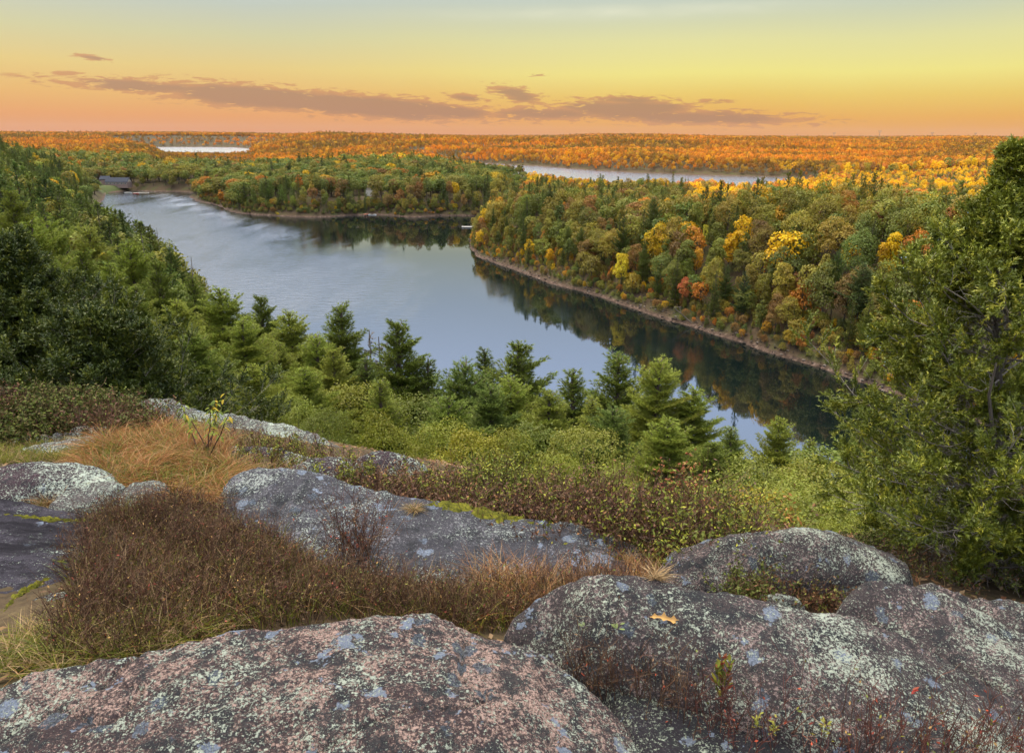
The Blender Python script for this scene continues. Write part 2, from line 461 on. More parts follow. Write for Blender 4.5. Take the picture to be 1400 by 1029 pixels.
M_ROCK_A = rock_mat('granite_pink', pale=(.38, .43, .36), pale_amt=.50, pink_amt=1.0, dark_amt=.7, blue_amt=.7, seed=3.1)
M_ROCK_B = rock_mat('granite_grey', base=(.052, .045, .048), pink=(.265, .205, .195), pale=(.38, .43, .36), pale_amt=.58, pink_amt=.75, dark_amt=.5, blue_amt=.4, seed=9.4)
M_ROCK_F = rock_mat('granite_blue', base=(.05, .05, .06), pink=(.17, .17, .195), pale=(.33, .37, .35), pale_amt=.42, pink_amt=.8, dark_amt=.45, blue_amt=.5, seed=5.2, k=.75)
M_ROCK_G = rock_mat('granite_dark', base=(.045, .042, .055), pink=(.10, .095, .115), dark=(.022, .021, .027), pale_amt=.1, pink_amt=.7, dark_amt=.6, blue_amt=.2, seed=15.7, moss=.02, k=.75, streak=True)
M_ROCK_H = rock_mat('granite_mauve', base=(.045, .033, .040), pink=(.16, .11, .128), pale=(.38, .44, .38), pale_amt=.9, pink_amt=.7, dark_amt=.4, blue_amt=.3, seed=21.0, k=.75)
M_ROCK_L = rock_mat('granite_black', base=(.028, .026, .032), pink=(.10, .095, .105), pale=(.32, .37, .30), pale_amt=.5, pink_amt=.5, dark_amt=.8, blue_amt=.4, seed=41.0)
M_ROCK_P = rock_mat('granite_pale', base=(.075, .068, .068), pink=(.21, .19, .185), pale=(.32, .37, .32), pale_amt=.95, pink_amt=.8, dark_amt=.35, blue_amt=.3, seed=31.0, k=.7)

def ground_mat():
    m, t, out = mat('ground')
    co = t.new('ShaderNodeTexCoord').outputs['Object']
    sp = t.new('ShaderNodeSeparateXYZ'); t.put(sp.inputs[0], co)
    n1 = t.noise(co, .12, 5, .6); n2 = t.noise(co, 14, 5, .65); n3 = t.noise(co, 1.5, 5, .65)
    c = t.ramp(t.math('ADD', t.math('MULTIPLY', n2, .6), t.math('MULTIPLY', n3, .4)), [(.3, (.022, .017, .012)), (.5, (.06, .042, .026)), (.68, (.10, .075, .04))])
    c = t.mix(t.smooth(n1, .45, .65), c, t.mix(n2, (.03, .035, .012), (.08, .08, .03)))
    shore = t.math('SUBTRACT', 1.0, t.smooth(t.math('ADD', sp.outputs[2], t.math('MULTIPLY', n3, 1.4)), 1.1, 2.2))
    c = t.mix(shore, c, t.ramp(t.noise(co, .8, 6, .8), [(.38, (.03, .021, .016)), (.54, (.085, .056, .043)), (.66, (.19, .145, .12))]))
    principled(t, out, c, .95, .1, bump(t, t.math('ADD', n2, n3), .7, .05))
    return m
M_GROUND = ground_mat()

def water_mat():
    m, t, out = mat('water')
    co = t.new('ShaderNodeTexCoord').outputs['Object']
    sp = t.new('ShaderNodeSeparateXYZ'); t.put(sp.inputs[0], co)
    x, y = sp.outputs[0], sp.outputs[1]
    # wind patches: the open water to the left and far out is ruffled, a lee along the wooded right shore lies calm
    mp = t.new('ShaderNodeMapping'); t.put(mp.inputs[0], co); mp.inputs['Scale'].default_value = (.016, .005, 1); mp.inputs['Rotation'].default_value = (0, 0, .5)
    wn = t.noise(mp.outputs[0], 1.0, 5, .6, .4)
    far_lee = t.math('MULTIPLY', t.math('MULTIPLY', t.smooth(y, 560, 650), t.smooth(x, -240, -150)), .95)
    lee = t.math('ADD', t.math('MULTIPLY', t.math('ADD', x, 50.0), .0055), t.math('MULTIPLY', t.math('SUBTRACT', 330.0, y), .0042))
    mp2 = t.new('ShaderNodeMapping'); t.put(mp2.inputs[0], co); mp2.inputs['Scale'].default_value = (.05, .012, 1); mp2.inputs['Rotation'].default_value = (0, 0, .35)
    gust = t.noise(mp2.outputs[0], 1.0, 5, .7)
    a0, a1 = Pz(330, 300, 0), Pz(700, 405, 0)
    ex, ey = (a1 - a0)[:2] / np.linalg.norm((a1 - a0)[:2])
    dl = t.math('ADD', t.math('MULTIPLY', t.math('SUBTRACT', x, float(a0[0])), float(-ey)), t.math('MULTIPLY', t.math('SUBTRACT', y, float(a0[1])), float(ex)))
    dl = t.math('ADD', dl, t.math('MULTIPLY', t.math('SUBTRACT', wn, .5), 60.0))
    slick = t.math('SUBTRACT', 1.0, t.smooth(t.math('ABSOLUTE', dl), 2, 26))
    lee = t.math('MAXIMUM', lee, -.2)
    wind = t.math('ADD', t.math('MULTIPLY', t.math('SUBTRACT', wn, .42), 1.8), t.math('MULTIPLY', t.math('SUBTRACT', gust, .5), 1.5))
    wind = t.smooth(t.math('SUBTRACT', t.math('ADD', wind, .12), t.math('ADD', t.math('MULTIPLY', lee, 1.25), far_lee)), -.30, .65)
    streak = t.math('MULTIPLY', slick, t.smooth(gust, .36, .6))
    b0, b1 = Pz(655, 350, 0), Pz(1150, 512, 0)
    hx_, hy_ = (b1 - b0)[:2] / np.linalg.norm((b1 - b0)[:2])
    ds = t.math('SUBTRACT', t.math('MULTIPLY', t.math('SUBTRACT', y, float(b0[1])), float(-hx_)), t.math('MULTIPLY', t.math('SUBTRACT', x, float(b0[0])), float(-hy_)))
    calm = t.smooth(t.math('ADD', ds, t.math('MULTIPLY', t.math('SUBTRACT', wn, .5), 130.0)), 30, 105)
    wind = t.math('MULTIPLY', wind, calm)
    wind = t.math('ADD', wind, t.math('ADD', t.math('MULTIPLY', t.math('MULTIPLY', streak, calm), .25), t.smooth(y, 900, 1000)), clamp=True)
    rp = t.new('ShaderNodeMapping'); t.put(rp.inputs[0], co); rp.inputs['Scale'].default_value = (.55, 1.5, 1); rp.inputs['Rotation'].default_value = (0, 0, .35)
    rip = t.math('ADD', t.noise(rp.outputs[0], .30, 5, .7), t.math('MULTIPLY', t.noise(rp.outputs[0], 1.7, 3, .6), .35))
    b = t.new('ShaderNodeBump'); b.inputs['Distance'].default_value = .6
    t.put(b.inputs['Height'], rip); t.put(b.inputs['Strength'], t.math('ADD', .004, t.math('MULTIPLY', wind, .36)))
    g = t.new('ShaderNodeBsdfGlossy'); g.inputs[0].default_value = (.95, .97, 1, 1)
    t.put(g.inputs['Roughness'], t.math('ADD', t.math('ADD', .012, t.math('MULTIPLY', wind, .09)), t.math('ADD', t.math('MULTIPLY', streak, .10), t.math('MULTIPLY', t.smooth(y, 900, 1000), .075))))
    t.l.new(b.outputs[0], g.inputs['Normal'])
    d = t.new('ShaderNodeBsdfDiffuse'); d.inputs[0].default_value = (.003, .006, .006, 1)
    fr = t.new('ShaderNodeFresnel'); fr.inputs[0].default_value = 2.25
    mx = t.new('ShaderNodeMixShader')
    t.put(mx.inputs[0], fr.outputs[0])
    t.l.new(d.outputs[0], mx.inputs[1]); t.l.new(g.outputs[0], mx.inputs[2]); t.l.new(mx.outputs[0], out.inputs[0])
    return m
M_WATER = water_mat()
def plain(name, c, rough=.7, var=.15, sc_=8, spec=.3):
    m, t, out = mat(name)
    co = t.new('ShaderNodeTexCoord').outputs['Object']
    n = t.noise(co, sc_, 5, .6)
    principled(t, out, t.mix(n, tuple(x * (1 - var) for x in c), tuple(min(1, x * (1 + var)) for x in c)), rough, spec)
    return m

# ------------------------------------------------------------------ terrain
LAKE = [Pz(*a, 0)[:2] for a in ((1500, 640), (1280, 555), (1150, 512), (1075, 488), (1000, 463), (900, 432), (830, 408), (760, 388), (700, 366), (655, 350), (638, 338), (642, 325), (660, 316), (690, 307),
                                (668, 296), (600, 295), (560, 297), (520, 294), (480, 295), (430, 297), (400, 296), (350, 294), (330, 292), (318, 289), (296, 281), (270, 274), (263, 269), (275, 264),
                                (245, 262), (215, 262), (180, 261), (140, 264))]
LAKE += [Pz(*a, 13)[:2] for a in ((128, 262), (120, 275), (140, 293), (185, 325), (235, 355), (300, 398))]
LAKE += [(-62, 150), (-30, 130), (10, 118), (50, 108), (90, 95), (140, 70), (190, 60)]
LAKE = np.array(LAKE)
LAKE2 = np.array([Pz(*a, 0)[:2] for a in ((560, 217), (640, 222), (735, 227), (800, 232), (870, 236), (950, 239), (1030, 241), (1090, 242.5), (1120, 244), (1115, 252), (1060, 258), (1000, 260), (900, 259), (800, 256), (740, 249), (690, 240), (600, 226))])
LAKE3 = np.array([Pz(*a, 0)[:2] for a in ((200, 201.2), (260, 201), (320, 201.4), (345, 203.5), (335, 213), (280, 217), (235, 214), (215, 206))])

def xy(px, y): return (px - 700) / 1101.0 * y
FAR = [(0, 18, 51), (0, 30, 44), (0, 45, 35), (0, 70, 20), (0, 95, 7), (-12, 18, 54.5), (-18, 30, 50), (-25, 50, 41), (-40, 90, 26), (-50, 120, 14), (14, 16, 49), (22, 30, 41), (30, 55, 26), (50, 80, 14), (30, 12, 52), (60, 25, 40), (100, 45, 20),
       (-40, 15, 57), (-60, 60, 46), (-80, 110, 34), (-110, 180, 27), (-170, 230, 38), (-150, 330, 22), (-230, 330, 44), (-260, 450, 40), (-300, 420, 50), (-330, 560, 36), (-420, 600, 52), (-480, 750, 40), (-700, 900, 45), (-300, 200, 60), (-200, 100, 62),
       # right slope and plateau
       (xy(1000, 300), 300, 24), (xy(1150, 245), 245, 23), (xy(1400, 205), 205, 23), (xy(900, 345), 345, 23), (xy(800, 400), 400, 16), (xy(1000, 380), 380, 21), (xy(1200, 330), 330, 22), (xy(1400, 300), 300, 22), (xy(1600, 260), 260, 22),
       (xy(850, 520), 520, 11), (xy(720, 480), 480, 10), (xy(1000, 520), 520, 14), (xy(1200, 500), 500, 22), (xy(1400, 480), 480, 22), (xy(1100, 750), 750, 3), (xy(900, 760), 760, 2), (xy(1000, 850), 850, 1), (xy(760, 760), 760, 4), (xy(1350, 800), 800, 9), (xy(1500, 500), 500, 24),
       # middle peninsula
       (xy(400, 700), 700, 8), (xy(300, 720), 720, 8), (xy(550, 700), 700, 8), (xy(430, 820), 820, 17), (xy(330, 850), 850, 14), (xy(540, 840), 840, 19), (xy(650, 830), 830, 17), (xy(450, 960), 960, 21), (xy(300, 1000), 1000, 15), (xy(560, 980), 980, 22),
       (xy(680, 980), 980, 9), (xy(740, 950), 950, 2), (xy(820, 950), 950, 1), (xy(600, 1200), 1200, 5), (xy(400, 1250), 1250, 6),
       # behind the house on the far left
       (xy(150, 905), 905, 11), (xy(150, 868), 868, 9), (xy(120, 868), 868, 9.5), (xy(150, 835), 835, 5), (xy(220, 900), 900, 5), (xy(120, 1100), 1100, 20), (xy(220, 1100), 1100, 16), (xy(60, 1200), 1200, 30), (xy(150, 1500), 1500, 20), (xy(260, 1500), 1500, 3), (xy(100, 2400), 2400, 14), (xy(250, 2000), 2000, 2),
       # second lake's far side and the long ridge
       (xy(1000, 1500), 1500, 16), (xy(1200, 1300), 1300, 12), (xy(1400, 1100), 1100, 16), (xy(800, 1800), 1800, 22), (xy(600, 2000), 2000, 24), (xy(420, 2400), 2400, 30), (xy(900, 2400), 2400, 42), (xy(700, 2500), 2500, 50), (xy(500, 2800), 2800, 54),
       (xy(400, 3000), 3000, 57), (xy(330, 2700), 2700, 40), (xy(1150, 2300), 2300, 36), (xy(1350, 2200), 2200, 33), (xy(1000, 3200), 3200, 46), (xy(1300, 3600), 3600, 44), (xy(200, 4800), 4800, 34), (xy(0, 3600), 3600, 34), (xy(250, 5500), 5500, 46), (xy(700, 5000), 5000, 40),
       (xy(1000, 6000), 6000, 44), (xy(1400, 6000), 6000, 44), (xy(100, 8000), 8000, 46), (xy(700, 9000), 9000, 40), (xy(1300, 9000), 9000, 46), (xy(-400, 5000), 5000, 50), (xy(1800, 5000), 5000, 50), (-8000, 2000, 60), (8000, 2000, 60),
       # the hill behind the viewer that keeps the low sun off the near side of the lake
       (0, -20, 63), (-40, -40, 72), (30, -40, 68), (-30, -15, 62), (30, -10, 59)]
FAR = np.array(FAR, float)
NEAR = [P(*a) for a in ((100, 1029, -2.0), (700, 1029, -2.0), (1300, 1029, -2.05), (50, 900, -2.1), (400, 870, -2.15), (650, 870, -2.17), (900, 900, -2.17), (1200, 1000, -2.12),
                        (100, 760, -2.42), (300, 760, -2.4), (600, 790, -2.5), (850, 800, -2.45), (1100, 820, -2.32), (1300, 830, -2.35), (150, 620, -2.62), (400, 680, -2.62), (60, 600, -2.75), (600, 700, -2.8), (800, 740, -2.72),
                        (950, 760, -2.6), (250, 560, -3.4), (450, 610, -3.3), (100, 560, -3.3), (-100, 560, -3.4), (1450, 860, -2.5), (1330, 785, -2.9), (1150, 790, -2.65), (650, 650, -3.1), (850, 700, -3.1))]
NEAR += [np.array([a, b, EYE + c]) for a, b, c in ((0, 14, -8.0), (-8, 15, -5.8), (8, 13, -8.5), (5, 9, -5.8), (9, 8, -5.2), (4.2, 6.5, -3.7), (0, 9.5, -4.5), (-14, 12, -4.6), (0, -3, -1.65), (-4, -2, -1.6), (4, -2, -1.7), (-8, 2, -2.0), (8, 1, -2.6), (-7, 5, -2.5), (-12, 22, -8.5), (6, 22, -14), (18, 12, -10), (-22, 14, -5), (-20, -6, -1), (20, -6, -3))]
near_rbf = RBF(NEAR, .04, .3)

def Tz(x, y):
    x = np.atleast_1d(np.asarray(x, float)); y = np.atleast_1d(np.asarray(y, float))
    r = np.hypot(x, y)
    z = np.zeros(len(x))
    for a in range(0, len(x), 20000):
        s = slice(a, a + 20000)
        d2 = (x[s, None] - FAR[:, 0]) ** 2 + (y[s, None] - FAR[:, 1]) ** 2
        rr = (r[s, None] * .06 + 1) ** 2
        wg = 1 / (d2 + rr) ** 1.7
        z[s] = (wg @ FAR[:, 2]) / wg.sum(1)
    p = np.stack([x, y, 0 * x], -1)
    z = z + fbm(p / (30 + r[:, None] * .12), 3, 5) * np.clip(r * .012, 0, 5) + 13 * vnoise(p / 1100.0, 66) * sst(r, 1900, 3600)
    # the sun-blocking hill behind: high on the left, falling away to the right
    crest = np.interp(x, [-900, -100, -20, 25, 70, 200, 700, 1200], [127, 120, 109, 78, 54, 52, 52, 52])
    hb = crest + 5 * vnoise(np.stack([x / 16, y / 60, 0 * x], -1), 3) + 4 * vnoise(np.stack([x / 45, y / 90, 0 * x], -1), 8)
    kb = sst(-y, 15, 150)
    z = z * (1 - kb) + hb * kb
    for L, mg in ((LAKE, .60), (LAKE2, .3), (LAKE3, .2)):
        far = np.ones(len(x), bool)
        sd = poly_sd(x, y, L)
        wob = fbm(p / (6 + r[:, None] * .03), 3, 21) * np.clip(r * .004, 0, 5)
        sd = sd + wob
        cap = np.where(sd > 0, .35 + sd * mg + np.clip(sd, 0, 3) * .25, np.maximum(-3, sd * .3))
        z = np.minimum(z, cap)
    nb = sst(r, 9, 19)
    k = r < 19
    if k.any():
        zn = near_rbf(x[k], y[k]) + .03 * fbm(p[k] * 2.2, 4, 40)
        z[k] = zn * (1 - nb[k]) + z[k] * nb[k]
    return z
def tz(x, y): return float(Tz([x], [y])[0])
def hit(px, py, lo=18.0, hi=4000.0):
    """where a pixel's ray meets the terrain"""
    d = ray(px, py); t = np.geomspace(lo, hi, 700)
    z = EYE + d[2] * t; g = Tz(d[0] * t, d[1] * t)
    i = np.argmax(z < g)
    return np.array([d[0] * t[i], d[1] * t[i], g[i]])

def build_terrain():
    ang = np.concatenate([np.arange(-180, -48, 4.0), np.arange(-48, 48, .35), np.arange(48, 180, 4.0)])
    R = np.concatenate([[.15], np.geomspace(.4, 100, 120)[:-1], np.geomspace(100, 1100, 300)[:-1], np.geomspace(1100, 14000, 70)])
    A, RR = np.meshgrid(np.radians(ang), R)
    x = (RR * np.sin(A)).ravel(); y = (RR * np.cos(A)).ravel()
    z = Tz(x, y)
    n, m = len(R), len(ang)
    i = np.arange(n * m).reshape(n, m)
    q = np.stack([i[:-1], np.roll(i[:-1], -1, 1), np.roll(i[1:], -1, 1), i[1:]], -1).reshape(-1, 4)
    me = mesh('ground', np.stack([x, y, z], -1), q, M_GROUND, True)
    tag(link('ground', me), kind='structure')
build_terrain()
for nm_, pl in (('lake', LAKE), ('far_lake', LAKE2), ('distant_lake', LAKE3)):
    a, b = pl.min(0) - 40, pl.max(0) + 40
    me = mesh(nm_, [(a[0], a[1], 0), (b[0], a[1], 0), (b[0], b[1], 0), (a[0], b[1], 0)], np.array([[0, 1, 2, 3]]), M_WATER)
    tag(link(nm_, me), kind='structure')
#---PART2---
# ------------------------------------------------------------------ bedrock and boulders
ROCKS = []
def rock(name, label, m, rim, inner=(), crisp=.10, wdt=.16, drop=.9, res=.02, amp=.02, freq=5.0, seed=0, group=None, parent=None):
    rim3 = np.array([P(*a) for a in rim]); pts = list(rim3) + [P(*a) for a in inner]
    rb = RBF(pts, .05 if crisp > .09 else .015, crisp); zlo, zhi = min(p[2] for p in pts) - .02, max(p[2] for p in pts) + .02
    # round the outline a little so that it does not read as a polygon
    n = len(rim3); s = []
    for i in range(n):
        p0, p1, p2, p3 = rim3[i - 1], rim3[i], rim3[(i + 1) % n], rim3[(i + 2) % n]
        for t in (0, .25, .5, .75):
            s.append(.5 * ((2 * p1) + (-p0 + p2) * t + (2 * p0 - 5 * p1 + 4 * p2 - p3) * t * t + (-p0 + 3 * p1 - 3 * p2 + p3) * t ** 3))
    out = np.array(s)
    lo, hi = out[:, :2].min(0) - wdt - .05, out[:, :2].max(0) + wdt + .05
    nx, ny = int((hi[0] - lo[0]) / res) + 2, int((hi[1] - lo[1]) / res) + 2
    X, Y = np.meshgrid(np.linspace(lo[0], hi[0], nx), np.linspace(lo[1], hi[1], ny))
    x, y = X.ravel(), Y.ravel()
    p = np.stack([x, y, 0 * x], -1)
    sd = poly_sd(x, y, out) + .028 * fbm(p * 3.5, 4, seed + 3) * min(1, wdt / .12) + .012 * fbm(p * 22, 3, seed + 31) * min(1, wdt / .12)
    z = np.clip(rb(*to_poly(x, y, out)), zlo, zhi)
    q = np.clip((sd + wdt * .35) / (wdt * 1.35), 0, 1)
    z = z - drop * (1 - np.sqrt(1 - q ** 2.6))
    sw = np.abs(fbm(np.stack([x * 1.0 + y * .4, y * 2.2 - x * .5, 0 * x], -1) * freq * .3, 2, seed + 9))
    z = z + amp * .6 * fbm(p * freq * .5, 3, seed) + amp * .42 * fbm(p * freq * 2.6, 4, seed + 5, .6) - amp * 1.1 * np.exp(-(sw / .02) ** 2) + amp * .16 * fbm(p * freq * 11, 3, seed + 6, .6)
    keep = sd < wdt
    i = np.arange(nx * ny).reshape(ny, nx)
    qd = np.stack([i[:-1, :-1], i[:-1, 1:], i[1:, 1:], i[1:, :-1]], -1).reshape(-1, 4)
    qd = qd[keep[qd].all(1)]
    used = np.unique(qd); mp = np.zeros(nx * ny, int); mp[used] = np.arange(len(used))
    V = np.stack([x, y, z], -1)[used]
    c = np.array([V[:, 0].mean(), V[:, 1].mean(), V[:, 2].min()])
    me = mesh(name, V - c, mp[qd], m, True)
    o = link(name, me, parent, c)
    tag(o, label, 'rock', group)
    ROCKS.append((out, rb, wdt))
    return o
def on_rock(x, y, pad=0.0):
    k = np.zeros(len(x), bool)
    for out, rb, wd in ROCKS:
        k |= poly_sd(x, y, out) < pad
    return k

rock('boulder', 'pink grey lichen spotted granite boulder filling the bottom left of the view', M_ROCK_A,
     [(-80, 965, -1.66), (0, 940, -1.62), (60, 918, -1.6), (130, 904, -1.58), (220, 882, -1.56), (330, 864, -1.54), (400, 851, -1.53), (470, 841, -1.52), (540, 838, -1.52), (600, 840, -1.53), (645, 862, -1.55), (700, 882, -1.58),
      (760, 905, -1.61), (800, 925, -1.64), (835, 960, -1.68), (875, 1020, -1.72), (900, 1080, -1.74), (700, 1180, -1.6), (300, 1180, -1.6), (-80, 1150, -1.62)],
     [(400, 950, -1.49), (200, 1000, -1.52), (600, 950, -1.5), (700, 1000, -1.54), (500, 890, -1.49)], wdt=.085, drop=.6, res=.0115, amp=.018, freq=6, seed=1)
rock('boulder', 'blocky grey boulder with a pink broken left end and an oak leaf lying on top', M_ROCK_B,
     [(698, 856, -1.755), (706, 838, -1.73), (735, 816, -1.675), (765, 798, -1.62), (805, 786, -1.56), (880, 790, -1.56), (960, 805, -1.57), (1080, 825, -1.62), (1160, 838, -1.66), (1230, 868, -1.72), (1300, 905, -1.8), (1400, 960, -1.86), (1500, 1015, -1.9),
      (1520, 1100, -1.92), (1300, 1065, -1.79), (1200, 1030, -1.775), (1100, 1000, -1.77), (1000, 968, -1.765), (880, 935, -1.76), (790, 912, -1.775), (725, 886, -1.80)],
     [(790, 812, -1.585), (788, 838, -1.635), (800, 872, -1.672), (735, 848, -1.715), (752, 872, -1.765), (775, 895, -1.785), (830, 890, -1.70), (850, 862, -1.62), (950, 860, -1.60), (900, 900, -1.68), (1050, 895, -1.625), (1050, 945, -1.69), (1200, 920, -1.69), (1200, 980, -1.74), (1320, 985, -1.79)], crisp=.05, wdt=.06, drop=.55, res=.0115, amp=.013, freq=6, seed=2)
rock('boulder', 'long pale flecked boulder at the right edge in front of the juniper foot', M_ROCK_B,
     [(1148, 836, -1.885), (1158, 808, -1.825), (1185, 791, -1.79), (1230, 792, -1.78), (1290, 812, -1.84), (1400, 866, -1.95), (1500, 915, -2.0), (1500, 1000, -2.06), (1400, 948, -1.96), (1320, 908, -1.94), (1240, 872, -1.91), (1185, 855, -1.93)],
     [(1200, 825, -1.83), (1300, 858, -1.88)], wdt=.08, drop=.6, res=.016, seed=4)
rock('rock_slab', 'low grey slab under the juniper at the right edge behind the long boulder', M_ROCK_B,
     [(1270, 803, -2.17), (1310, 796, -2.1), (1400, 815, -2.13), (1490, 850, -2.2), (1490, 900, -2.28), (1400, 862, -2.22), (1320, 820, -2.2)], wdt=.14, drop=.5, res=.022, seed=5)
rock('boulder', 'rounded boulder with a pale green top and dark face left of the juniper', M_ROCK_B,
     [(912, 762, -2.20), (935, 752, -2.26), (990, 742, -2.24), (1050, 734, -2.20), (1110, 732, -2.19), (1150, 738, -2.22), (1200, 751, -2.26), (1240, 770, -2.24), (1228, 788, -2.19), (1150, 798, -2.245), (1080, 804, -2.26), (1000, 804, -2.26), (955, 797, -2.235), (925, 780, -2.20)],
     [(940, 751, -2.10), (990, 739, -2.06), (1050, 731, -2.02), (1110, 729, -2.01), (1150, 735, -2.035), (1200, 749, -2.08), (1050, 745, -2.035), (1110, 744, -2.03), (1150, 752, -2.06), (985, 757, -2.09), (1050, 772, -2.14), (1120, 775, -2.145), (1000, 785, -2.19), (1180, 772, -2.13)], wdt=.075, drop=.5, res=.016, amp=.022, seed=6)
rock('rock_slab', 'long whaleback of grey bedrock sloping down to the right behind the brown scrub', M_ROCK_F,
     [(318, 655, -2.37), (345, 637, -2.3), (400, 641, -2.29), (460, 652, -2.31), (520, 667, -2.34), (570, 680, -2.37), (625, 694, -2.4), (700, 708, -2.42), (745, 714, -2.4), (775, 712, -2.38), (840, 735, -2.42), (890, 755, -2.46), (915, 774, -2.5),
      (880, 790, -2.46), (800, 806, -2.46), (700, 806, -2.46), (600, 806, -2.46), (520, 796, -2.44), (440, 768, -2.43), (370, 745, -2.43), (322, 705, -2.43)],
     [(450, 700, -2.33), (560, 720, -2.36), (650, 740, -2.39), (760, 750, -2.41)], wdt=.16, drop=.6, res=.02, amp=.022, freq=4, seed=7)
rock('rock_slab', 'smooth dark water stained slab with moss filled cracks at the left edge', M_ROCK_G,
     [(-120, 700, -2.3), (-20, 676, -2.3), (60, 690, -2.32), (112, 704, -2.35), (118, 740, -2.33), (100, 790, -2.3), (40, 822, -2.25), (-60, 850, -2.2), (-140, 840, -2.2)], [(0, 740, -2.28), (40, 770, -2.27)], wdt=.14, drop=.6, res=.02, seed=8)
rock('rock', 'low lichen flecked rock below the dark slab at the left edge', M_ROCK_H,
     [(-20, 850, -2.22), (30, 822, -2.2), (85, 806, -2.2), (112, 838, -2.2), (70, 866, -2.18), (10, 880, -2.16)], wdt=.1, drop=.5, res=.02, seed=9)
rock('boulder', 'purplish boulder with a pale lichen patch in front of the copper grass', M_ROCK_H,
     [(-80, 655, -2.37), (0, 636, -2.31), (60, 630, -2.29), (125, 633, -2.33), (150, 652, -2.4), (130, 671, -2.41), (60, 677, -2.39), (-80, 685, -2.39)], [(60, 650, -2.29)], wdt=.1, drop=.5, res=.02, seed=10)
rock('rock', 'pale green lichened rock beside the small round grass tuft', M_ROCK_P,
     [(76, 689, -2.4), (100, 667, -2.36), (150, 656, -2.35), (166, 661, -2.37), (140, 680, -2.4), (110, 692, -2.41)], wdt=.08, drop=.4, res=.02, seed=11)
rock('rock', 'small pale rock tucked under the overhanging copper grass', M_ROCK_P,
     [(166, 678, -2.42), (180, 662, -2.39), (218, 655, -2.38), (222, 668, -2.42), (190, 680, -2.43)], wdt=.07, drop=.4, res=.02, seed=12)
rock('rock_slab', 'thin pinkish slab lying flat left of the copper grass', M_ROCK_P,
     [(26, 613, -2.62), (60, 601, -2.58), (135, 596, -2.58), (108, 611, -2.62), (60, 618, -2.64)], wdt=.07, drop=.3, res=.025, seed=13)
rock('rock_slab', 'broken pale crusted ledge at the foot of the left brush', M_ROCK_P,
     [(-30, 600, -2.68), (50, 588, -2.63), (120, 583, -2.64), (150, 588, -2.68), (90, 595, -2.7), (0, 604, -2.72)], wdt=.09, drop=.3, res=.025, amp=.04, seed=14)
rock('rock_slab', 'long pale slab running down from the brush behind the yellowing sapling', M_ROCK_P,
     [(190, 552, -3.06), (212, 544, -3.0), (280, 559, -3.05), (370, 575, -3.12), (430, 591, -3.17), (462, 607, -3.25), (440, 614, -3.3), (380, 606, -3.27), (300, 592, -3.22), (215, 572, -3.14)], wdt=.16, drop=.7, res=.03, amp=.03, seed=15)
rock('rock_slab', 'small flat pale rock behind the top of the copper grass', M_ROCK_P,
     [(195, 594, -2.92), (230, 586, -2.88), (290, 602, -2.92), (240, 604, -2.96)], wdt=.1, drop=.4, res=.03, seed=16)
rock('rock_slab', 'low grey ledge between the sapling foot and the whaleback', M_ROCK_H,
     [(300, 613, -2.78), (340, 608, -2.72), (400, 617, -2.74), (428, 631, -2.82), (380, 640, -2.85), (320, 632, -2.85)], wdt=.1, drop=.5, res=.025, amp=.03, seed=17)
rock('boulder', 'reddish boulder with a pale cap, left one of the pair above the whaleback', M_ROCK_H,
     [(402, 643, -2.70), (422, 628, -2.62), (455, 622, -2.58), (482, 630, -2.62), (478, 646, -2.68), (435, 654, -2.71)], [(450, 634, -2.59)], wdt=.16, drop=.5, res=.02, amp=.02, seed=18)
rock('boulder', 'reddish boulder with a pale cap, right one of the pair above the whaleback', M_ROCK_H,
     [(492, 640, -2.63), (494, 624, -2.56), (515, 613, -2.50), (540, 619, -2.53), (572, 634, -2.62), (555, 646, -2.66), (520, 648, -2.66)], [(518, 628, -2.53)], wdt=.16, drop=.5, res=.02, amp=.02, seed=19)
rock('rock', 'small round green lichened stone below the pale topped boulder', M_ROCK_P,
     [(1042, 817, -2.22), (1050, 804, -2.15), (1074, 800, -2.12), (1094, 812, -2.15), (1091, 824, -2.2), (1062, 828, -2.22)], [(1068, 810, -2.11)], wdt=.05, drop=.3, res=.012, seed=20)
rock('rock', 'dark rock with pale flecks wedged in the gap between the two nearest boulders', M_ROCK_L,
     [(835, 942, -1.83), (872, 940, -1.80), (950, 970, -1.80), (1030, 1004, -1.81), (1095, 1032, -1.82), (1160, 1065, -1.83), (1100, 1130, -1.80), (900, 1090, -1.78), (868, 1010, -1.79)], wdt=.07, drop=.4, res=.014, amp=.016, seed=22)
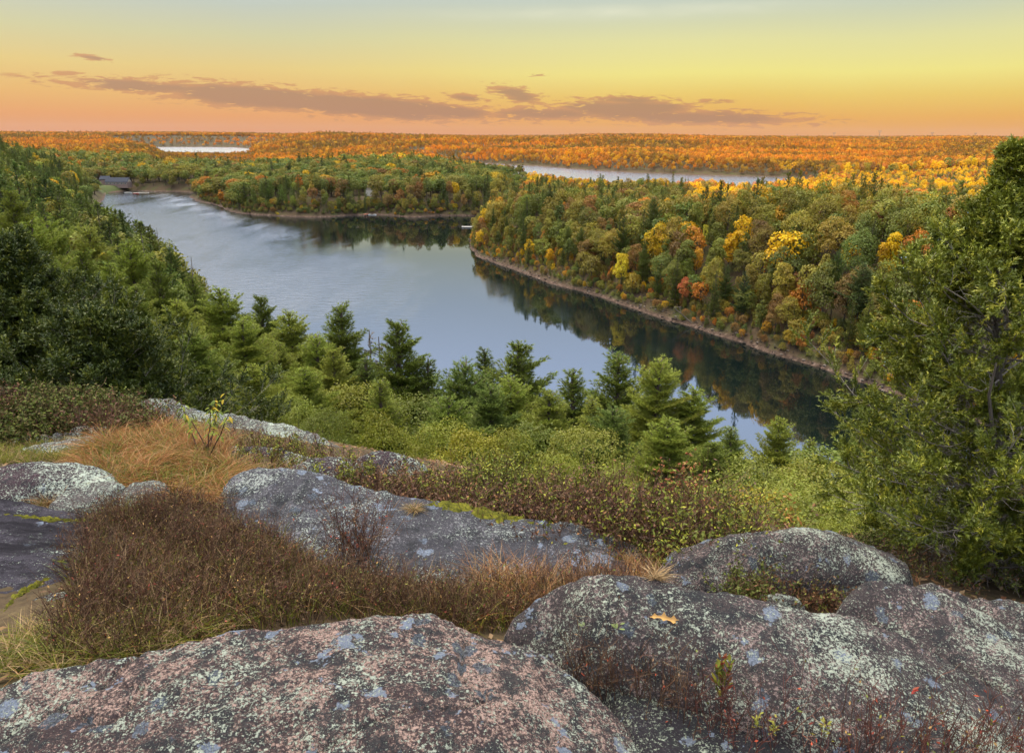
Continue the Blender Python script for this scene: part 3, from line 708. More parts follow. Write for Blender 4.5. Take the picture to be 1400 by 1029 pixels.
# ------------------------------------------------------------------ tree builders
def crown_mass(rng, H, R, base, nb, nleaf, ls, up=.35, flat=.85, ragged=1.0, top=1.0):
    """leaf clumps on the surfaces of many overlapping boughs: returns positions, normals, sizes, bough centres"""
    c0 = (base + top) / 2 * H; hh = (top - base) / 2 * H * .84
    d = rnd_unit(rng, nb); rad = rng.random(nb) ** .45
    C = d * rad[:, None] * np.array([R * .74, R * .74, hh * .80]); C[:, 2] += c0
    k = 1 - .25 * ((C[:, 2] - c0) / hh); C[:, :2] *= k[:, None]
    rb = R * rng.uniform(.26, .46, nb)
    per = rng.choice(nb, nleaf, p=rb ** 2 / (rb ** 2).sum())
    dr = rnd_unit(rng, nleaf); dr[:, 2] = np.where(dr[:, 2] < -.35, -dr[:, 2], dr[:, 2])
    rr = rb[per] * rng.uniform(.68, 1.08, nleaf) * (1 + .22 * ragged * vnoise(dr * 2.2 + per[:, None] * 7.7, 5))
    pos = C[per] + dr * rr[:, None] * np.array([1, 1, flat])
    dd = np.linalg.norm((pos[:, None] - C[None]) / np.array([1, 1, flat]), axis=2) / rb[None]
    keep = (dd < .72).sum(1) == 0
    pos, dr = pos[keep], dr[keep]
    n = unit(dr + np.array([0, 0, up]) + .75 * rnd_unit(rng, len(pos)))
    return pos, n, ls * rng.uniform(.6, 1.35, len(pos)), C

def add_trunk(g, rng, H, top, r0_, C=None, nl=6, m=1, lean=.02):
    K = 7
    t = np.linspace(0, 1, K)
    pl = np.stack([np.cumsum(rng.normal(0, lean * H / K, K)), np.cumsum(rng.normal(0, lean * H / K, K)), t * top * H], -1); pl[0, :2] = 0
    V, Q = tubes(pl[None], (r0_ * (1 - .75 * t) * (1 + .5 * np.exp(-t * 14)))[None], 6)
    g.add(V, Q=Q, m=m)
    if C is not None and len(C):
        sel = rng.choice(len(C), min(nl, len(C)), replace=False)
        P0 = np.array([[np.interp(z_, pl[:, 2], pl[:, 0]), np.interp(z_, pl[:, 2], pl[:, 1]), z_] for z_ in np.clip(C[sel, 2] - .18 * H, .12 * H, top * H)])
        tt_ = np.linspace(0, 1, 4)[None, :, None]
        br = P0[:, None] * (1 - tt_) + C[sel][:, None] * tt_; br[:, 1:3] += rng.normal(0, .015 * H, (len(sel), 2, 3))
        V, Q = tubes(br, r0_ * .32 * (1 - .75 * np.linspace(0, 1, 4))[None], 4)
        g.add(V, Q=Q, m=m)

def broadleaf(seed, H=15, R=5, base=.22, nb=30, nleaf=2600, ls=.55, trunk_r=.24, var=.16, **kw):
    rng = np.random.default_rng(seed)
    pos, n, s, C = crown_mass(rng, H, R, base, nb, nleaf, ls, **kw)
    V, Q = leaves(pos, n, s * 1.25, s * .85, rng)
    gt = Geo(); add_trunk(gt, rng, H, .72, trunk_r, C, 10, 0)
    gc = Geo(); gc.add(V, Q=Q, a=np.clip(.5 + 1.5 * var * vnoise(pos * .45, seed) + rng.normal(0, var, len(pos)), 0, 1))
    return gt, gc

def pine(seed, H=16, flat=1.0, R=3.6, base=.18, dz=.62, nlimb=5, ts=.55, nbl=3, bw=.2, step=.34, droop=.0, prof=.8, irregular=.35, trunk_r=.2, side=.3):
    """tiered conifer: whorls of limbs carrying tufts of needles"""
    rng = np.random.default_rng(seed)
    gt, gc = Geo(), Geo()
    add_trunk(gt, rng, H, .98, trunk_r, None, lean=.01, m=0)
    zs = np.arange(base * H, H * .985, dz)
    TP, TD = [], []; limbs = []
    for z in zs:
        t = (z - base * H) / (H * (1 - base))
        L0 = R * (1 - t) ** prof * (.55 + .45 * min(1, t / .22)) + .25
        ph = rng.random() * 6.28
        for k in range(nlimb):
            if rng.random() < .10: continue
            a = ph + k * 6.283 / nlimb + rng.normal(0, .25)
            L = L0 * (1 + irregular * rng.normal(0, .8)); L = max(.25, min(L, L0 * 1.5))
            e = .06 + .75 * t + rng.normal(0, .08) - droop
            d = np.array([math.cos(a), math.sin(a), 0])
            s = np.linspace(0, 1, 4)
            pl = np.array([0, 0, z + rng.normal(0, dz * .3)]) + d * (s * L)[:, None] * math.cos(e) + np.array([0, 0, 1]) * (s * L * math.sin(e) + .16 * L * s * s * (1 - 2.2 * droop))[:, None]
            limbs.append(pl)
            n = max(2, int(L / step))
            for sv in np.linspace(.22, 1, n):
                p = np.array([np.interp(sv, s, pl[:, q]) for q in range(3)])
                wd = side * L * (1.15 - sv) + .10
                pd = np.array([-d[1], d[0], 0])
                m_ = 1 + int(wd / (step * .8)) * 2
                for o in np.linspace(-1, 1, m_) if m_ > 1 else [0]:
                    TP.append(p + pd * o * wd * rng.uniform(.7, 1.2) + d * (-abs(o) * wd * .25) + rng.normal(0, .08 * step + .03, 3) * np.array([1, 1, flat]))
                    TD.append(d * .8 + pd * o * .7 + np.array([0, 0, .55]))
    for k in range(8):
        TP.append(np.array([0, 0, H * (.95 + .05 * k / 8)])); TD.append(np.array([0, 0, 1.0]))
    V, Q = tubes(np.array(limbs), trunk_r * .2 * np.array([1, .8, .5, .2]) * np.ones((len(limbs), 1)), 3); gt.add(V, Q=Q, m=0)
    TP, TD = np.array(TP), unit(np.array(TD))
    tone = np.clip(.5 + .2 * vnoise(TP * .6, seed) + rng.normal(0, .12, len(TP)), 0, 1)
    B = np.repeat(TP, nbl, 0); D = np.repeat(TD, nbl, 0) + (.85 if flat == 1.0 else .70) * rnd_unit(rng, len(TP) * nbl)
    V, T = blades(B - unit(D) * ts * .15, D, ts * rng.uniform(.7, 1.25, len(B)), bw * rng.uniform(.7, 1.3, len(B)), rng)
    gc.add(V, T=T, a=np.repeat(tone, nbl))
    return gt, gc

def bare_tree(seed, H=12, r=.12, n1=16, spread=.25, fine=True):
    rng = np.random.default_rng(seed); g = Geo()
    add_trunk(g, rng, H, 1.0, r, None, lean=.03, m=0)
    pls = []
    for i in range(n1):
        z = H * rng.uniform(.3, .97); a = rng.random() * 6.28; L = H * spread * (1.15 - z / H) * rng.uniform(.6, 1.3)
        d = np.array([math.cos(a), math.sin(a), rng.uniform(.2, .9)])
        p = np.array([0, 0, z]); pl = [p]
        for k in range(4):
            p = p + unit(d) * L / 4; d = d + rng.normal(0, .22, 3); pl.append(p)
        pls.append(pl)
        if fine:
            for j in range(4):
                q = pl[rng.integers(1, 5)]; dd = d + rng.normal(0, .6, 3); sub = [q]
                for k in range(4): q = q + unit(dd) * L / 9; dd = dd + rng.normal(0, .25, 3); sub.append(q)
                pls.append(sub)
    V, Q = tubes(np.array(pls), r * .25 * np.linspace(1, .3, 5)[None], 3); g.add(V, Q=Q, m=0)
    return g

def two(gt, gc, bm=None, lm=None):
    return gt.mesh('trunk', bm or M_BARK), gc.mesh('crown', lm or M_LEAF)
def one(gt, gc, bm=None, lm=None, nm='tree'):
    g = Geo()
    for src, m in ((gc, 0), (gt, 1)):
        off = g.n
        for v in [np.concatenate(src.V)]: g.V.append(v); g.n += len(v)
        for L_, A_, LL, AA, MM in ((src.T, src.ta, g.T, g.ta, g.tm), (src.Q, src.qa, g.Q, g.qa, g.qm)):
            for f, a in zip(L_, A_): LL.append(f + off); AA.append(a); MM.append(np.full(len(f), m))
    return g.mesh(nm, [lm or M_LEAF, bm or M_BARK])

# kinds of tree, in three degrees of fineness (the finest only for the trees nearest the viewer)
BR = [dict(H=15, R=4.6, base=.20, nb=34), dict(H=16, R=4.0, base=.16, nb=38), dict(H=13, R=5.2, base=.24, nb=34), dict(H=15, R=3.2, base=.14, nb=36), dict(H=12, R=4.4, base=.1, nb=40)]
PN = [dict(H=17, R=3.9, base=.22), dict(H=16, R=3.3, base=.12, irregular=.25), dict(H=18, R=4.2, base=.34, irregular=.5), dict(H=15, R=3.0, base=.06, prof=.95, droop=.12, irregular=.18)]
MID_B = [two(*broadleaf(100 + i, nleaf=9500, ls=.29, **k)) for i, k in enumerate(BR)]
LOW_B = [one(*broadleaf(120 + i, nleaf=3000, ls=.50, var=.10, **k), nm='broadleaf_tree') for i, k in enumerate(BR)]
FAR_B = [one(*broadleaf(140 + i, nleaf=700, ls=1.0, var=.05, **k), nm='broadleaf_tree') for i, k in enumerate(BR[:4])]
MID_P = [two(*pine(200 + i, ts=.40, nbl=6, bw=.10, step=.28, dz=.80, flat=.6, side=.4, **k), lm=M_NEEDLE) for i, k in enumerate(PN)]
LOW_P = [one(*pine(220 + i, ts=.75, nbl=4, bw=.30, step=.62, dz=.9, **k), lm=M_NEEDLE, nm='pine_tree') for i, k in enumerate(PN)]
FAR_P = [one(*pine(240 + i, ts=1.2, nbl=3, bw=.6, step=1.1, dz=1.5, **k), lm=M_NEEDLE, nm='pine_tree') for i, k in enumerate(PN[:3])]
near_kw = dict(ts=.20, nbl=13, bw=.028, step=.125, dz=.50, nlimb=7, side=.44, flat=.6)
HI_P = [two(*pine(260, H=12, R=2.9, base=.05, irregular=.34, prof=.85, **near_kw), lm=M_NEEDLE), two(*pine(261, H=12, R=2.5, base=.05, irregular=.22, prof=1.0, **near_kw), lm=M_NEEDLE), two(*pine(262, H=12, R=3.2, base=.10, irregular=.45, prof=.82, **near_kw), lm=M_NEEDLE)]
HI_B = [two(*broadleaf(270 + i, H=8, R=2.9, base=.08, nb=60, nleaf=34000, ls=.095, trunk_r=.10, ragged=1.4)) for i in range(3)]

def set_tint(o, c): o['tint'] = [float(v) for v in c]
def tree(name, meshes, loc, s, sz, rz, tint, label=None, cat='tree', group=None):
    """a tree with trunk and crown as parts, or one small mesh when it is far off"""
    loc = tuple(float(v) for v in loc)
    if isinstance(meshes, tuple):
        o = link(name, None); o.empty_display_size = .5
        for nm, me in zip(('trunk', 'crown'), meshes):
            c = link(nm, me, o)
            set_tint(c, tint)
    else:
        o = link(name, meshes); set_tint(o, tint)
    o.location = loc; o.scale = (s, s, sz); o.rotation_euler = (0, 0, rz)
    tag(o, label, cat, group)
    return o

# ------------------------------------------------------------------ the woods round the lake
C_PINE = [(.105, .13, .032), (.12, .145, .034), (.082, .112, .032), (.14, .16, .036)]
C_GREEN = [(.14, .16, .030), (.17, .185, .032), (.11, .142, .032), (.18, .18, .034)]
C_OLIVE = [(.22, .19, .032), (.25, .20, .034), (.20, .165, .032)]
C_YELL = [(.52, .33, .008), (.60, .36, .008)]
C_ORNG = [(.46, .18, .022), (.42, .16, .025), (.46, .24, .02)]
C_RUST = [(.21, .115, .036), (.17, .105, .038), (.25, .12, .04)]
PAL = {'dark green': C_PINE, 'green': C_GREEN, 'olive': C_OLIVE, 'golden yellow': C_YELL, 'orange': C_ORNG, 'rusty brown': C_RUST}

rngS = np.random.default_rng(7)
def scatter(y0, y1, pxa, pxb, sp, jit=.42):
    """jittered grid of candidate spots inside a wedge of the view"""
    xs0, xs1 = min(xy(pxa, y0), xy(pxa, y1)), max(xy(pxb, y0), xy(pxb, y1))
    gx, gy = np.meshgrid(np.arange(xs0, xs1, sp), np.arange(y0, y1, sp * .9))
    gx = gx + (np.arange(gx.shape[0]) % 2)[:, None] * sp / 2
    x = gx.ravel() + rngS.uniform(-jit, jit, gx.size) * sp; y = gy.ravel() + rngS.uniform(-jit, jit, gx.size) * sp
    px = 700 + 1101 * x / np.maximum(y, 1)
    k = (px > pxa) & (px < pxb) & (y > y0) & (y < y1)
    return x[k], y[k], px[k]

ZONES = {  # chances: dark-green pine, green, olive, golden yellow, orange, rusty brown
    'right': (.27, .28, .32, .03, .03, .07), 'righttop': (.06, .06, .14, .48, .22, .04), 'point': (.26, .26, .33, .03, .05, .07),
    'middle': (.08, .54, .31, .03, .03, .02), 'left': (.80, .12, .06, .02, 0, 0), 'cove': (.05, .44, .40, .04, .05, .02),
    'far': (.10, .02, .20, .26, .36, .06), 'ridge': (.20, .0, .24, .16, .34, .06), 'near': (.72, .18, .10, 0, 0, 0)}
names = list(PAL)
cand = []     # x, y, z, zone, colour index, pine?, height
def fill(zone_fn, y0, y1, pxa, pxb, sp, hmin, hmax):
    x, y, px = scatter(y0, y1, pxa, pxb, sp)
    z = Tz(x, y)
    sdl = np.minimum(np.minimum(poly_sd(x, y, LAKE), poly_sd(x, y, LAKE2)), poly_sd(x, y, LAKE3))
    tone = vnoise(np.stack([x / 38, y / 38, 0 * x], -1), 77); pn = vnoise(np.stack([x / 30, y / 30, 0 * x + 5], -1), 78)
    for i in range(len(x)):
        if sdl[i] < 2.2 or z[i] < .35: continue
        zn = zone_fn(x[i], y[i], px[i], z[i])
        if zn is None: continue
        if abs(x[i] - COTT[0]) < 6 and 636 < y[i] < 684: continue
        pr = np.array(ZONES[zn], float)
        pr[0] *= math.exp((.7 if zn in ('middle', 'cove') else 1.5) * pn[i]); pr[3:5] *= math.exp(1.2 * tone[i]); pr[5] *= math.exp(-1.2 * tone[i]); pr /= pr.sum()
        c = rngS.choice(6, p=pr)
        h = rngS.uniform(hmin, hmax) * (1.08 if c == 0 else 1.0)
        edge = min(1, .62 + sdl[i] / 30)
        if 600 < y[i] < 1120 and px[i] > 690: edge *= .5
        if 1000 < y[i] < 2600 and 200 < px[i] < 345: edge *= .6
        cand.append((x[i], y[i], z[i], zn, c, c == 0, h * edge))
HOUSE = (xy(150, 880), 880.0); COTT = (xy(499, 676), 676.0)
def understory(y0, y1, pxa, pxb, sp, reach, hmin, hmax):
    x, y, px = scatter(y0, y1, pxa, pxb, sp)
    sdl = poly_sd(x, y, LAKE); k = (sdl > .15) & (sdl < reach); x, y, px, sdl = x[k], y[k], px[k], sdl[k]; z = Tz(x, y)
    for i in range(len(x)):
        if abs(x[i] - COTT[0]) < 4.5 and 648 < y[i] < 684: continue
        if z[i] < .1 or rngS.random() < sdl[i] / reach * .5: continue
        c = rngS.choice(6, p=(.10, .30, .32, .06, .07, .15))
        hh_ = rngS.uniform(hmin, hmax) * (.6 + sdl[i] / reach * .7)
        cand.append((x[i], y[i], z[i] - .16 * hh_, 'right' if px[i] > 760 else 'point' if y[i] < 600 else 'middle', c, c == 0, hh_))
def z_near(x, y, px, z):
    if px < 330 and 95 < y < 600 or px < 112 and y < 760: return 'left'
    if px < 640 or y < 560:
        if x > -40 and y < 150 and px < 1180: return None      # placed one by one further down
    if px >= 628 and y < 640 and not (px < 700 and y > 560):
        if y > 400 and px > 940 or y > 330 and px > 1030: return 'righttop'
        return 'point' if px < 760 else 'right'
    if y > 640 and px > 720: return 'righttop'
    if y > 640 and px > 262: return 'middle'
    if px <= 262 and y > 700:
        if -34 < x - HOUSE[0] < 22 and 812 < y < 884: return None
        return 'cove'
    return 'left' if px < 400 else 'right'
fill(z_near, 95, 330, -260, 1750, 6.8, 13, 21)
fill(z_near, 330, 640, -200, 1650, 7.0, 11, 18)
fill(z_near, 640, 1150, -150, 1600, 10.0, 13, 21)
fill(lambda x, y, px, z: 'far' if (px > 560 or y < 1500) else 'ridge', 1150, 1900, -120, 1560, 10.5, 11, 17)
fill(lambda x, y, px, z: 'ridge' if px < 1150 else 'far', 1900, 3200, -100, 1540, 15, 12, 18)
fill(lambda x, y, px, z: 'ridge' if px < 1150 else 'far', 3200, 5200, -80, 1520, 30, 15, 20)
fill(lambda x, y, px, z: 'ridge', 5200, 10500, -60, 1500, 62, 17, 23)

understory(150, 560, 620, 1500, 2.2, 17, 3.4, 7.5)
understory(590, 760, 240, 700, 3.1, 12, 4, 8)

# how much of each tree the photograph's viewpoint sees (front to back over a coarse buffer)
ca = np.array([(c[0], c[1], c[2], c[6]) for c in cand])
ppx, ppy, pd = project(ca[:, :3]) if False else (None, None, None)
q = ca[:, :3] - np.array([0, 0, EYE]); zc = q @ f_
bpx = 700 + F0 * (q @ r_) / zc; bpy_ = 514.5 - F0 * (q @ u_) / zc
hpx = ca[:, 3] * F0 / zc * .97
BW, BH = 467, 343
buf = np.zeros((BH, BW), bool)
edge_x = [-10, 0, 200, 330, 465, 560, 700, 900, 950, 1130, 1200, 1260, 1330, 1410]
edge_y = [330, 330, 420, 500, 470, 490, 500, 520, 560, 600, 420, 330, 240, 180]    # what the trees nearest the viewer hide
for c_ in range(BW):
    buf[int(np.interp(c_ * 3, edge_x, edge_y) / 3):, c_] = True
vis = np.zeros(len(ca))
for i in np.argsort(zc):
    wpx = hpx[i] * (.24 if cand[i][5] else .30)
    x0_, x1_ = int((bpx[i] - wpx) / 3), int((bpx[i] + wpx) / 3) + 1
    y0_, y1_ = int((bpy_[i] - hpx[i]) / 3), int((bpy_[i] - hpx[i] * .1) / 3) + 1
    x0_, y0_, x1_, y1_ = max(0, x0_), max(0, y0_), min(BW, x1_), min(BH, y1_)
    if x1_ <= x0_ or y1_ <= y0_: continue
    s = buf[y0_:y1_, x0_:x1_]
    vis[i] = (~s).sum() / max(1, s.size) * min(hpx[i], 400) if zc[i] < 1500 else 0
    s[:] = True
    if vis[i] and (~s).size and vis[i] < .16 * hpx[i]: vis[i] = 0
single = []
for pine_ in (True, False):
    ids = [i for i in np.argsort(-vis) if vis[i] > 3 and cand[i][5] == pine_ and cand[i][3] not in ('far', 'ridge')][:262]
    single += ids
single = set(single)
#---LABELS---
ORD = ['leftmost', 'second from left', 'third from left', 'fourth from left', 'fifth from left', 'sixth from left', 'seventh from left', 'eighth from left', 'ninth from left', 'tenth from left', 'eleventh from left', 'twelfth from left',
       'thirteenth from left', 'fourteenth from left', 'fifteenth from left', 'sixteenth from left', 'seventeenth from left', 'eighteenth from left', 'nineteenth from left', 'twentieth from left']
sd_lake = poly_sd(ca[:, 0], ca[:, 1], LAKE)
def place_words(i):
    zn, px, s = cand[i][3], bpx[i], sd_lake[i]
    row = 'at the water edge' if s < 14 else ('on the slope' if s < 75 else 'up the slope')
    if zn in ('right', 'righttop', 'point'):
        if s > 150: row = 'high on the plateau'
        elif s > 95: row = 'near the slope top'
        elif s > 45: row = 'halfway up the slope'
        sec = 'by the white dock' if px < 760 else 'near the bright yellow maple' if px < 905 else 'above the fallen snags' if px < 1010 else 'left of the big pine' if px < 1130 else 'beside the right juniper' if px < 1260 else 'behind the right juniper'
    elif zn == 'middle':
        row = 'at the water edge' if s < 16 else 'behind the shore trees' if s < 70 else 'on the far peninsula top'
        sec = 'left of the cottage' if px < 400 else 'near the cottage' if px < 545 else 'right of the cottage' if px < 650 else 'behind the point'
    elif zn == 'left':
        row = 'along the left shore' if s < 30 else 'on the left slope' if s < 90 else 'high on the left hill'
        sec = 'nearest the far house' if bpy_[i] < 255 else 'above the lake bend' if bpy_[i] < 320 else 'behind the dark juniper'
    elif zn == 'cove':
        row = 'round the far cove' if s < 60 else 'in the woods beyond'
        sec = 'left of the house' if px < 118 else 'behind the house' if px < 178 else 'right of the house'
    else:
        row, sec = 'far off', 'beyond the second lake'
    return row + ' ' + sec
# seven sample trees of the distant woods stand as things of their own
far_pick = [i for i in np.argsort(zc) if cand[i][3] == 'far' and -50 < bpx[i] < 1450 and hpx[i] > 6]
fb = [i for i in far_pick if not cand[i][5]][:40:10]; fp = [i for i in far_pick if cand[i][5]][:24:8]
FARSET = {i: FAR_B[k] for k, i in enumerate(fb)}; FARSET.update({i: FAR_P[k] for k, i in enumerate(fp)})
single -= set(FARSET)
kinds = {i: ('pine' if cand[i][5] else 'broadleaf tree') for i in single}
buckets = {}
for i in sorted(single, key=lambda k: bpx[k]):
    buckets.setdefault((names[cand[i][4]], kinds[i], place_words(i)), []).append(i)
label_of = {}
for (cn, kd, pw), ids in buckets.items():
    for k, i in enumerate(ids):
        if len(ids) == 1: label_of[i] = f'the only {cn} {kd} {pw}'
        else: label_of[i] = f"{ORD[k] if k < (len(ids) + 1) // 2 else ORD[len(ids) - 1 - k].replace('left', 'right')} {cn} {kd} {pw}"
for k, i in enumerate(fb + fp):
    label_of[i] = f"{ORD[k]} {names[cand[i][4]]} tree at the near edge of the sunlit far woods"
low_proto = {}
GRP = {'right': 'trees on the slope across the lake', 'righttop': 'trees on the slope across the lake', 'point': 'trees on the slope across the lake', 'middle': 'trees on the far peninsula', 'left': 'trees on the left hill', 'cove': 'trees round the far cove', 'far': 'distant trees'}
def tint_of(c, rng):
    p = PAL[names[c]]; t = np.array(p[rng.integers(len(p))]) * rng.uniform(.8, 1.22)
    return t * rng.uniform(.93, 1.07, 3)
inst = []
rngT = np.random.default_rng(11)
heights_b = [k['H'] for k in BR]; heights_p = [k['H'] for k in PN]
order = sorted(single, key=lambda k: -vis[k])
for i, c in enumerate(cand):
    x, y, z, zn, ci, isp, h = c
    t = tint_of(ci, rngT)
    if zn == 'left': t = t * np.array([.92, .98, .74]) * rngT.uniform(.6, 1.4)
    if zn in ('far', 'ridge'):
        u_m = float(np.clip(.5 + .9 * vnoise(np.array([[x / 130, y / 130, 3.3]]), 51)[0] + rngT.normal(0, .18), 0, 1))
        t2 = np.array([.15, .085, .010]) * (1 - u_m) + np.array([.46, .16, .006]) * u_m
        t = (t2 if ci not in (0, 3) else .45 * t + .55 * t2) * rngT.uniform(.82, 1.18)
    v = int(rngT.integers(4 if isp else 5)); rz = rngT.uniform(0, 6.28)
    H = (heights_p if isp else heights_b)[v]
    s = h / H * rngT.uniform(.88, 1.15); szz = h / H
    if zn in ('right', 'point', 'righttop'): s *= .86; szz *= 1.08
    if zn in ('right', 'point'): t = t * np.array([.90, .88, .70])
    if zn in ('middle', 'cove'): t = t * np.array([.76, .82, .66]); s *= 1.25
    if i in FARSET:
        v = (fp if isp else fb).index(i); s = szz = h / (heights_p if isp else heights_b)[v]
        tree('pine_tree' if isp else 'broadleaf_tree', FARSET[i], (x, y, z - .2), s, szz, rz, t, label_of[i], 'tree', 'distant trees')
        low_proto[('F', isp, v)] = bpy.data.objects[-1] if False else COL.objects[-1]
    elif i in single:
        big = hpx[i] > 44
        if not big and ((0, isp, v) in low_proto or True):
            o = tree('pine_tree' if isp else 'broadleaf_tree', (LOW_P if isp else LOW_B)[v], (x, y, z - .2), s, szz, rz, t, label_of[i], 'tree', GRP.get(zn))
            low_proto.setdefault(('L', isp, v), o)
        else:
            tree('pine_tree' if isp else 'broadleaf_tree', (MID_P if isp else MID_B)[v], (x, y, z - .2), s, szz, rz, t, label_of[i], 'tree', GRP.get(zn))
    else:
        far_ = zc[i] > 900
        if far_: v = v % (3 if isp else 4); H = (heights_p if isp else heights_b)[v]; szz = h / H; s = szz * (1.1 if zc[i] < 3000 else 1.5 if zc[i] < 5200 else 2.4)
        inst.append((('F' if far_ else 'L'), isp, v, x, y, z - .3, s, szz, rz, *t))

def forest(name, rows, protos, kind='stuff'):
    me = bpy.data.meshes.new(name)
    n = len(rows)
    me.vertices.add(n); me.vertices.foreach_set('co', np.array([r[3:6] for r in rows], np.float32).ravel())
    keys = list(protos)
    def fa(nm, typ, vals, key):
        a = me.attributes.new(nm, typ, 'POINT'); a.data.foreach_set(key, np.asarray(vals, np.float32 if typ != 'INT' else np.int32).ravel())
    fa('proto', 'INT', [keys.index(r[:3]) for r in rows], 'value')
    fa('scl', 'FLOAT_VECTOR', [(r[6], r[6], r[7]) for r in rows], 'vector')
    fa('rot', 'FLOAT_VECTOR', [(0, 0, r[8]) for r in rows], 'vector')
    fa('tint', 'FLOAT_VECTOR', [r[9:12] for r in rows], 'vector')
    o = link(name, me)
    ng = bpy.data.node_groups.new(name, 'GeometryNodeTree')
    ng.interface.new_socket('Geometry', in_out='INPUT', socket_type='NodeSocketGeometry')
    ng.interface.new_socket('Geometry', in_out='OUTPUT', socket_type='NodeSocketGeometry')
    N, L = ng.nodes, ng.links
    gi, go, jn = N.new('NodeGroupInput'), N.new('NodeGroupOutput'), N.new('GeometryNodeJoinGeometry')
    def na(nm, dt):
        a = N.new('GeometryNodeInputNamedAttribute'); a.data_type = dt; a.inputs[0].default_value = nm; return a.outputs[0]
    pr, sc_, ro = na('proto', 'INT'), na('scl', 'FLOAT_VECTOR'), na('rot', 'FLOAT_VECTOR')
    for k, key in enumerate(keys):
        cmp_ = N.new('FunctionNodeCompare'); cmp_.data_type = 'INT'; cmp_.operation = 'EQUAL'
        L.new(pr, cmp_.inputs[2]); cmp_.inputs[3].default_value = k
        oi = N.new('GeometryNodeObjectInfo'); oi.transform_space = 'ORIGINAL'; oi.inputs[0].default_value = protos[key]; oi.inputs[1].default_value = True
        ip = N.new('GeometryNodeInstanceOnPoints')
        L.new(gi.outputs[0], ip.inputs[0]); L.new(cmp_.outputs[0], ip.inputs['Selection']); L.new(oi.outputs['Geometry'], ip.inputs['Instance'])
        L.new(ro, ip.inputs['Rotation']); L.new(sc_, ip.inputs['Scale'])
        L.new(ip.outputs[0], jn.inputs[0])
    L.new(jn.outputs[0], go.inputs[0])
    md = o.modifiers.new('trees', 'NODES'); md.node_group = ng
    tag(o, kind=kind)
    return o
inst = [r for r in inst if r[:3] in low_proto] if False else inst
miss = set(r[:3] for r in inst) - set(low_proto)
print('FOREST', len(inst), 'single', len(single), 'missing', miss)
if miss:
    alt = {k: [p for p in low_proto if p[0] == k[0] and p[1] == k[1]] or [p for p in low_proto if p[1] == k[1]] for k in miss}
    inst = [r if r[:3] in low_proto else alt[r[:3]][0] + tuple(r[3:]) for r in inst]
tag(forest('forest', inst, low_proto), 'autumn woods covering the far hills and filling in behind the nearer trees', 'forest')
#---PART5---
# ------------------------------------------------------------------ trees close below the rock, placed one by one
rngN = np.random.default_rng(23)
def near_tree(px, py, y, kind, v, tint, wide, label, group='pines below the rock'):
    top = at_dist(px, py, y); g = tz(top[0], y); h = max(1.2, top[2] - g + .3)
    if kind == 'p':
        me, H0_, nm, cat = HI_P[v], 12.0, 'pine_tree', 'tree'
    else:
        me, H0_, nm, cat = HI_B[v], 8.0, 'broadleaf_tree', 'tree'; tint = tuple(np.array(tint) * np.array([.80, .78, .72]))
    sw = (1.2 + (wide - 1) * .85) * h / H0_ if kind == 'p' else wide * max(.35, min(1.2, h / H0_ + .15))
    return tree(nm, me, (top[0], y, g - .3), sw, h / H0_, rngN.uniform(0, 6.28), tint, label, cat, group)
G1, G2, G3, G4 = (.135, .170, .026), (.185, .215, .030), (.105, .138, .026), (.22, .24, .036)
Y1, Y2, Y3, O1 = (.27, .265, .024), (.34, .27, .024), (.20, .215, .024), (.42, .24, .03)
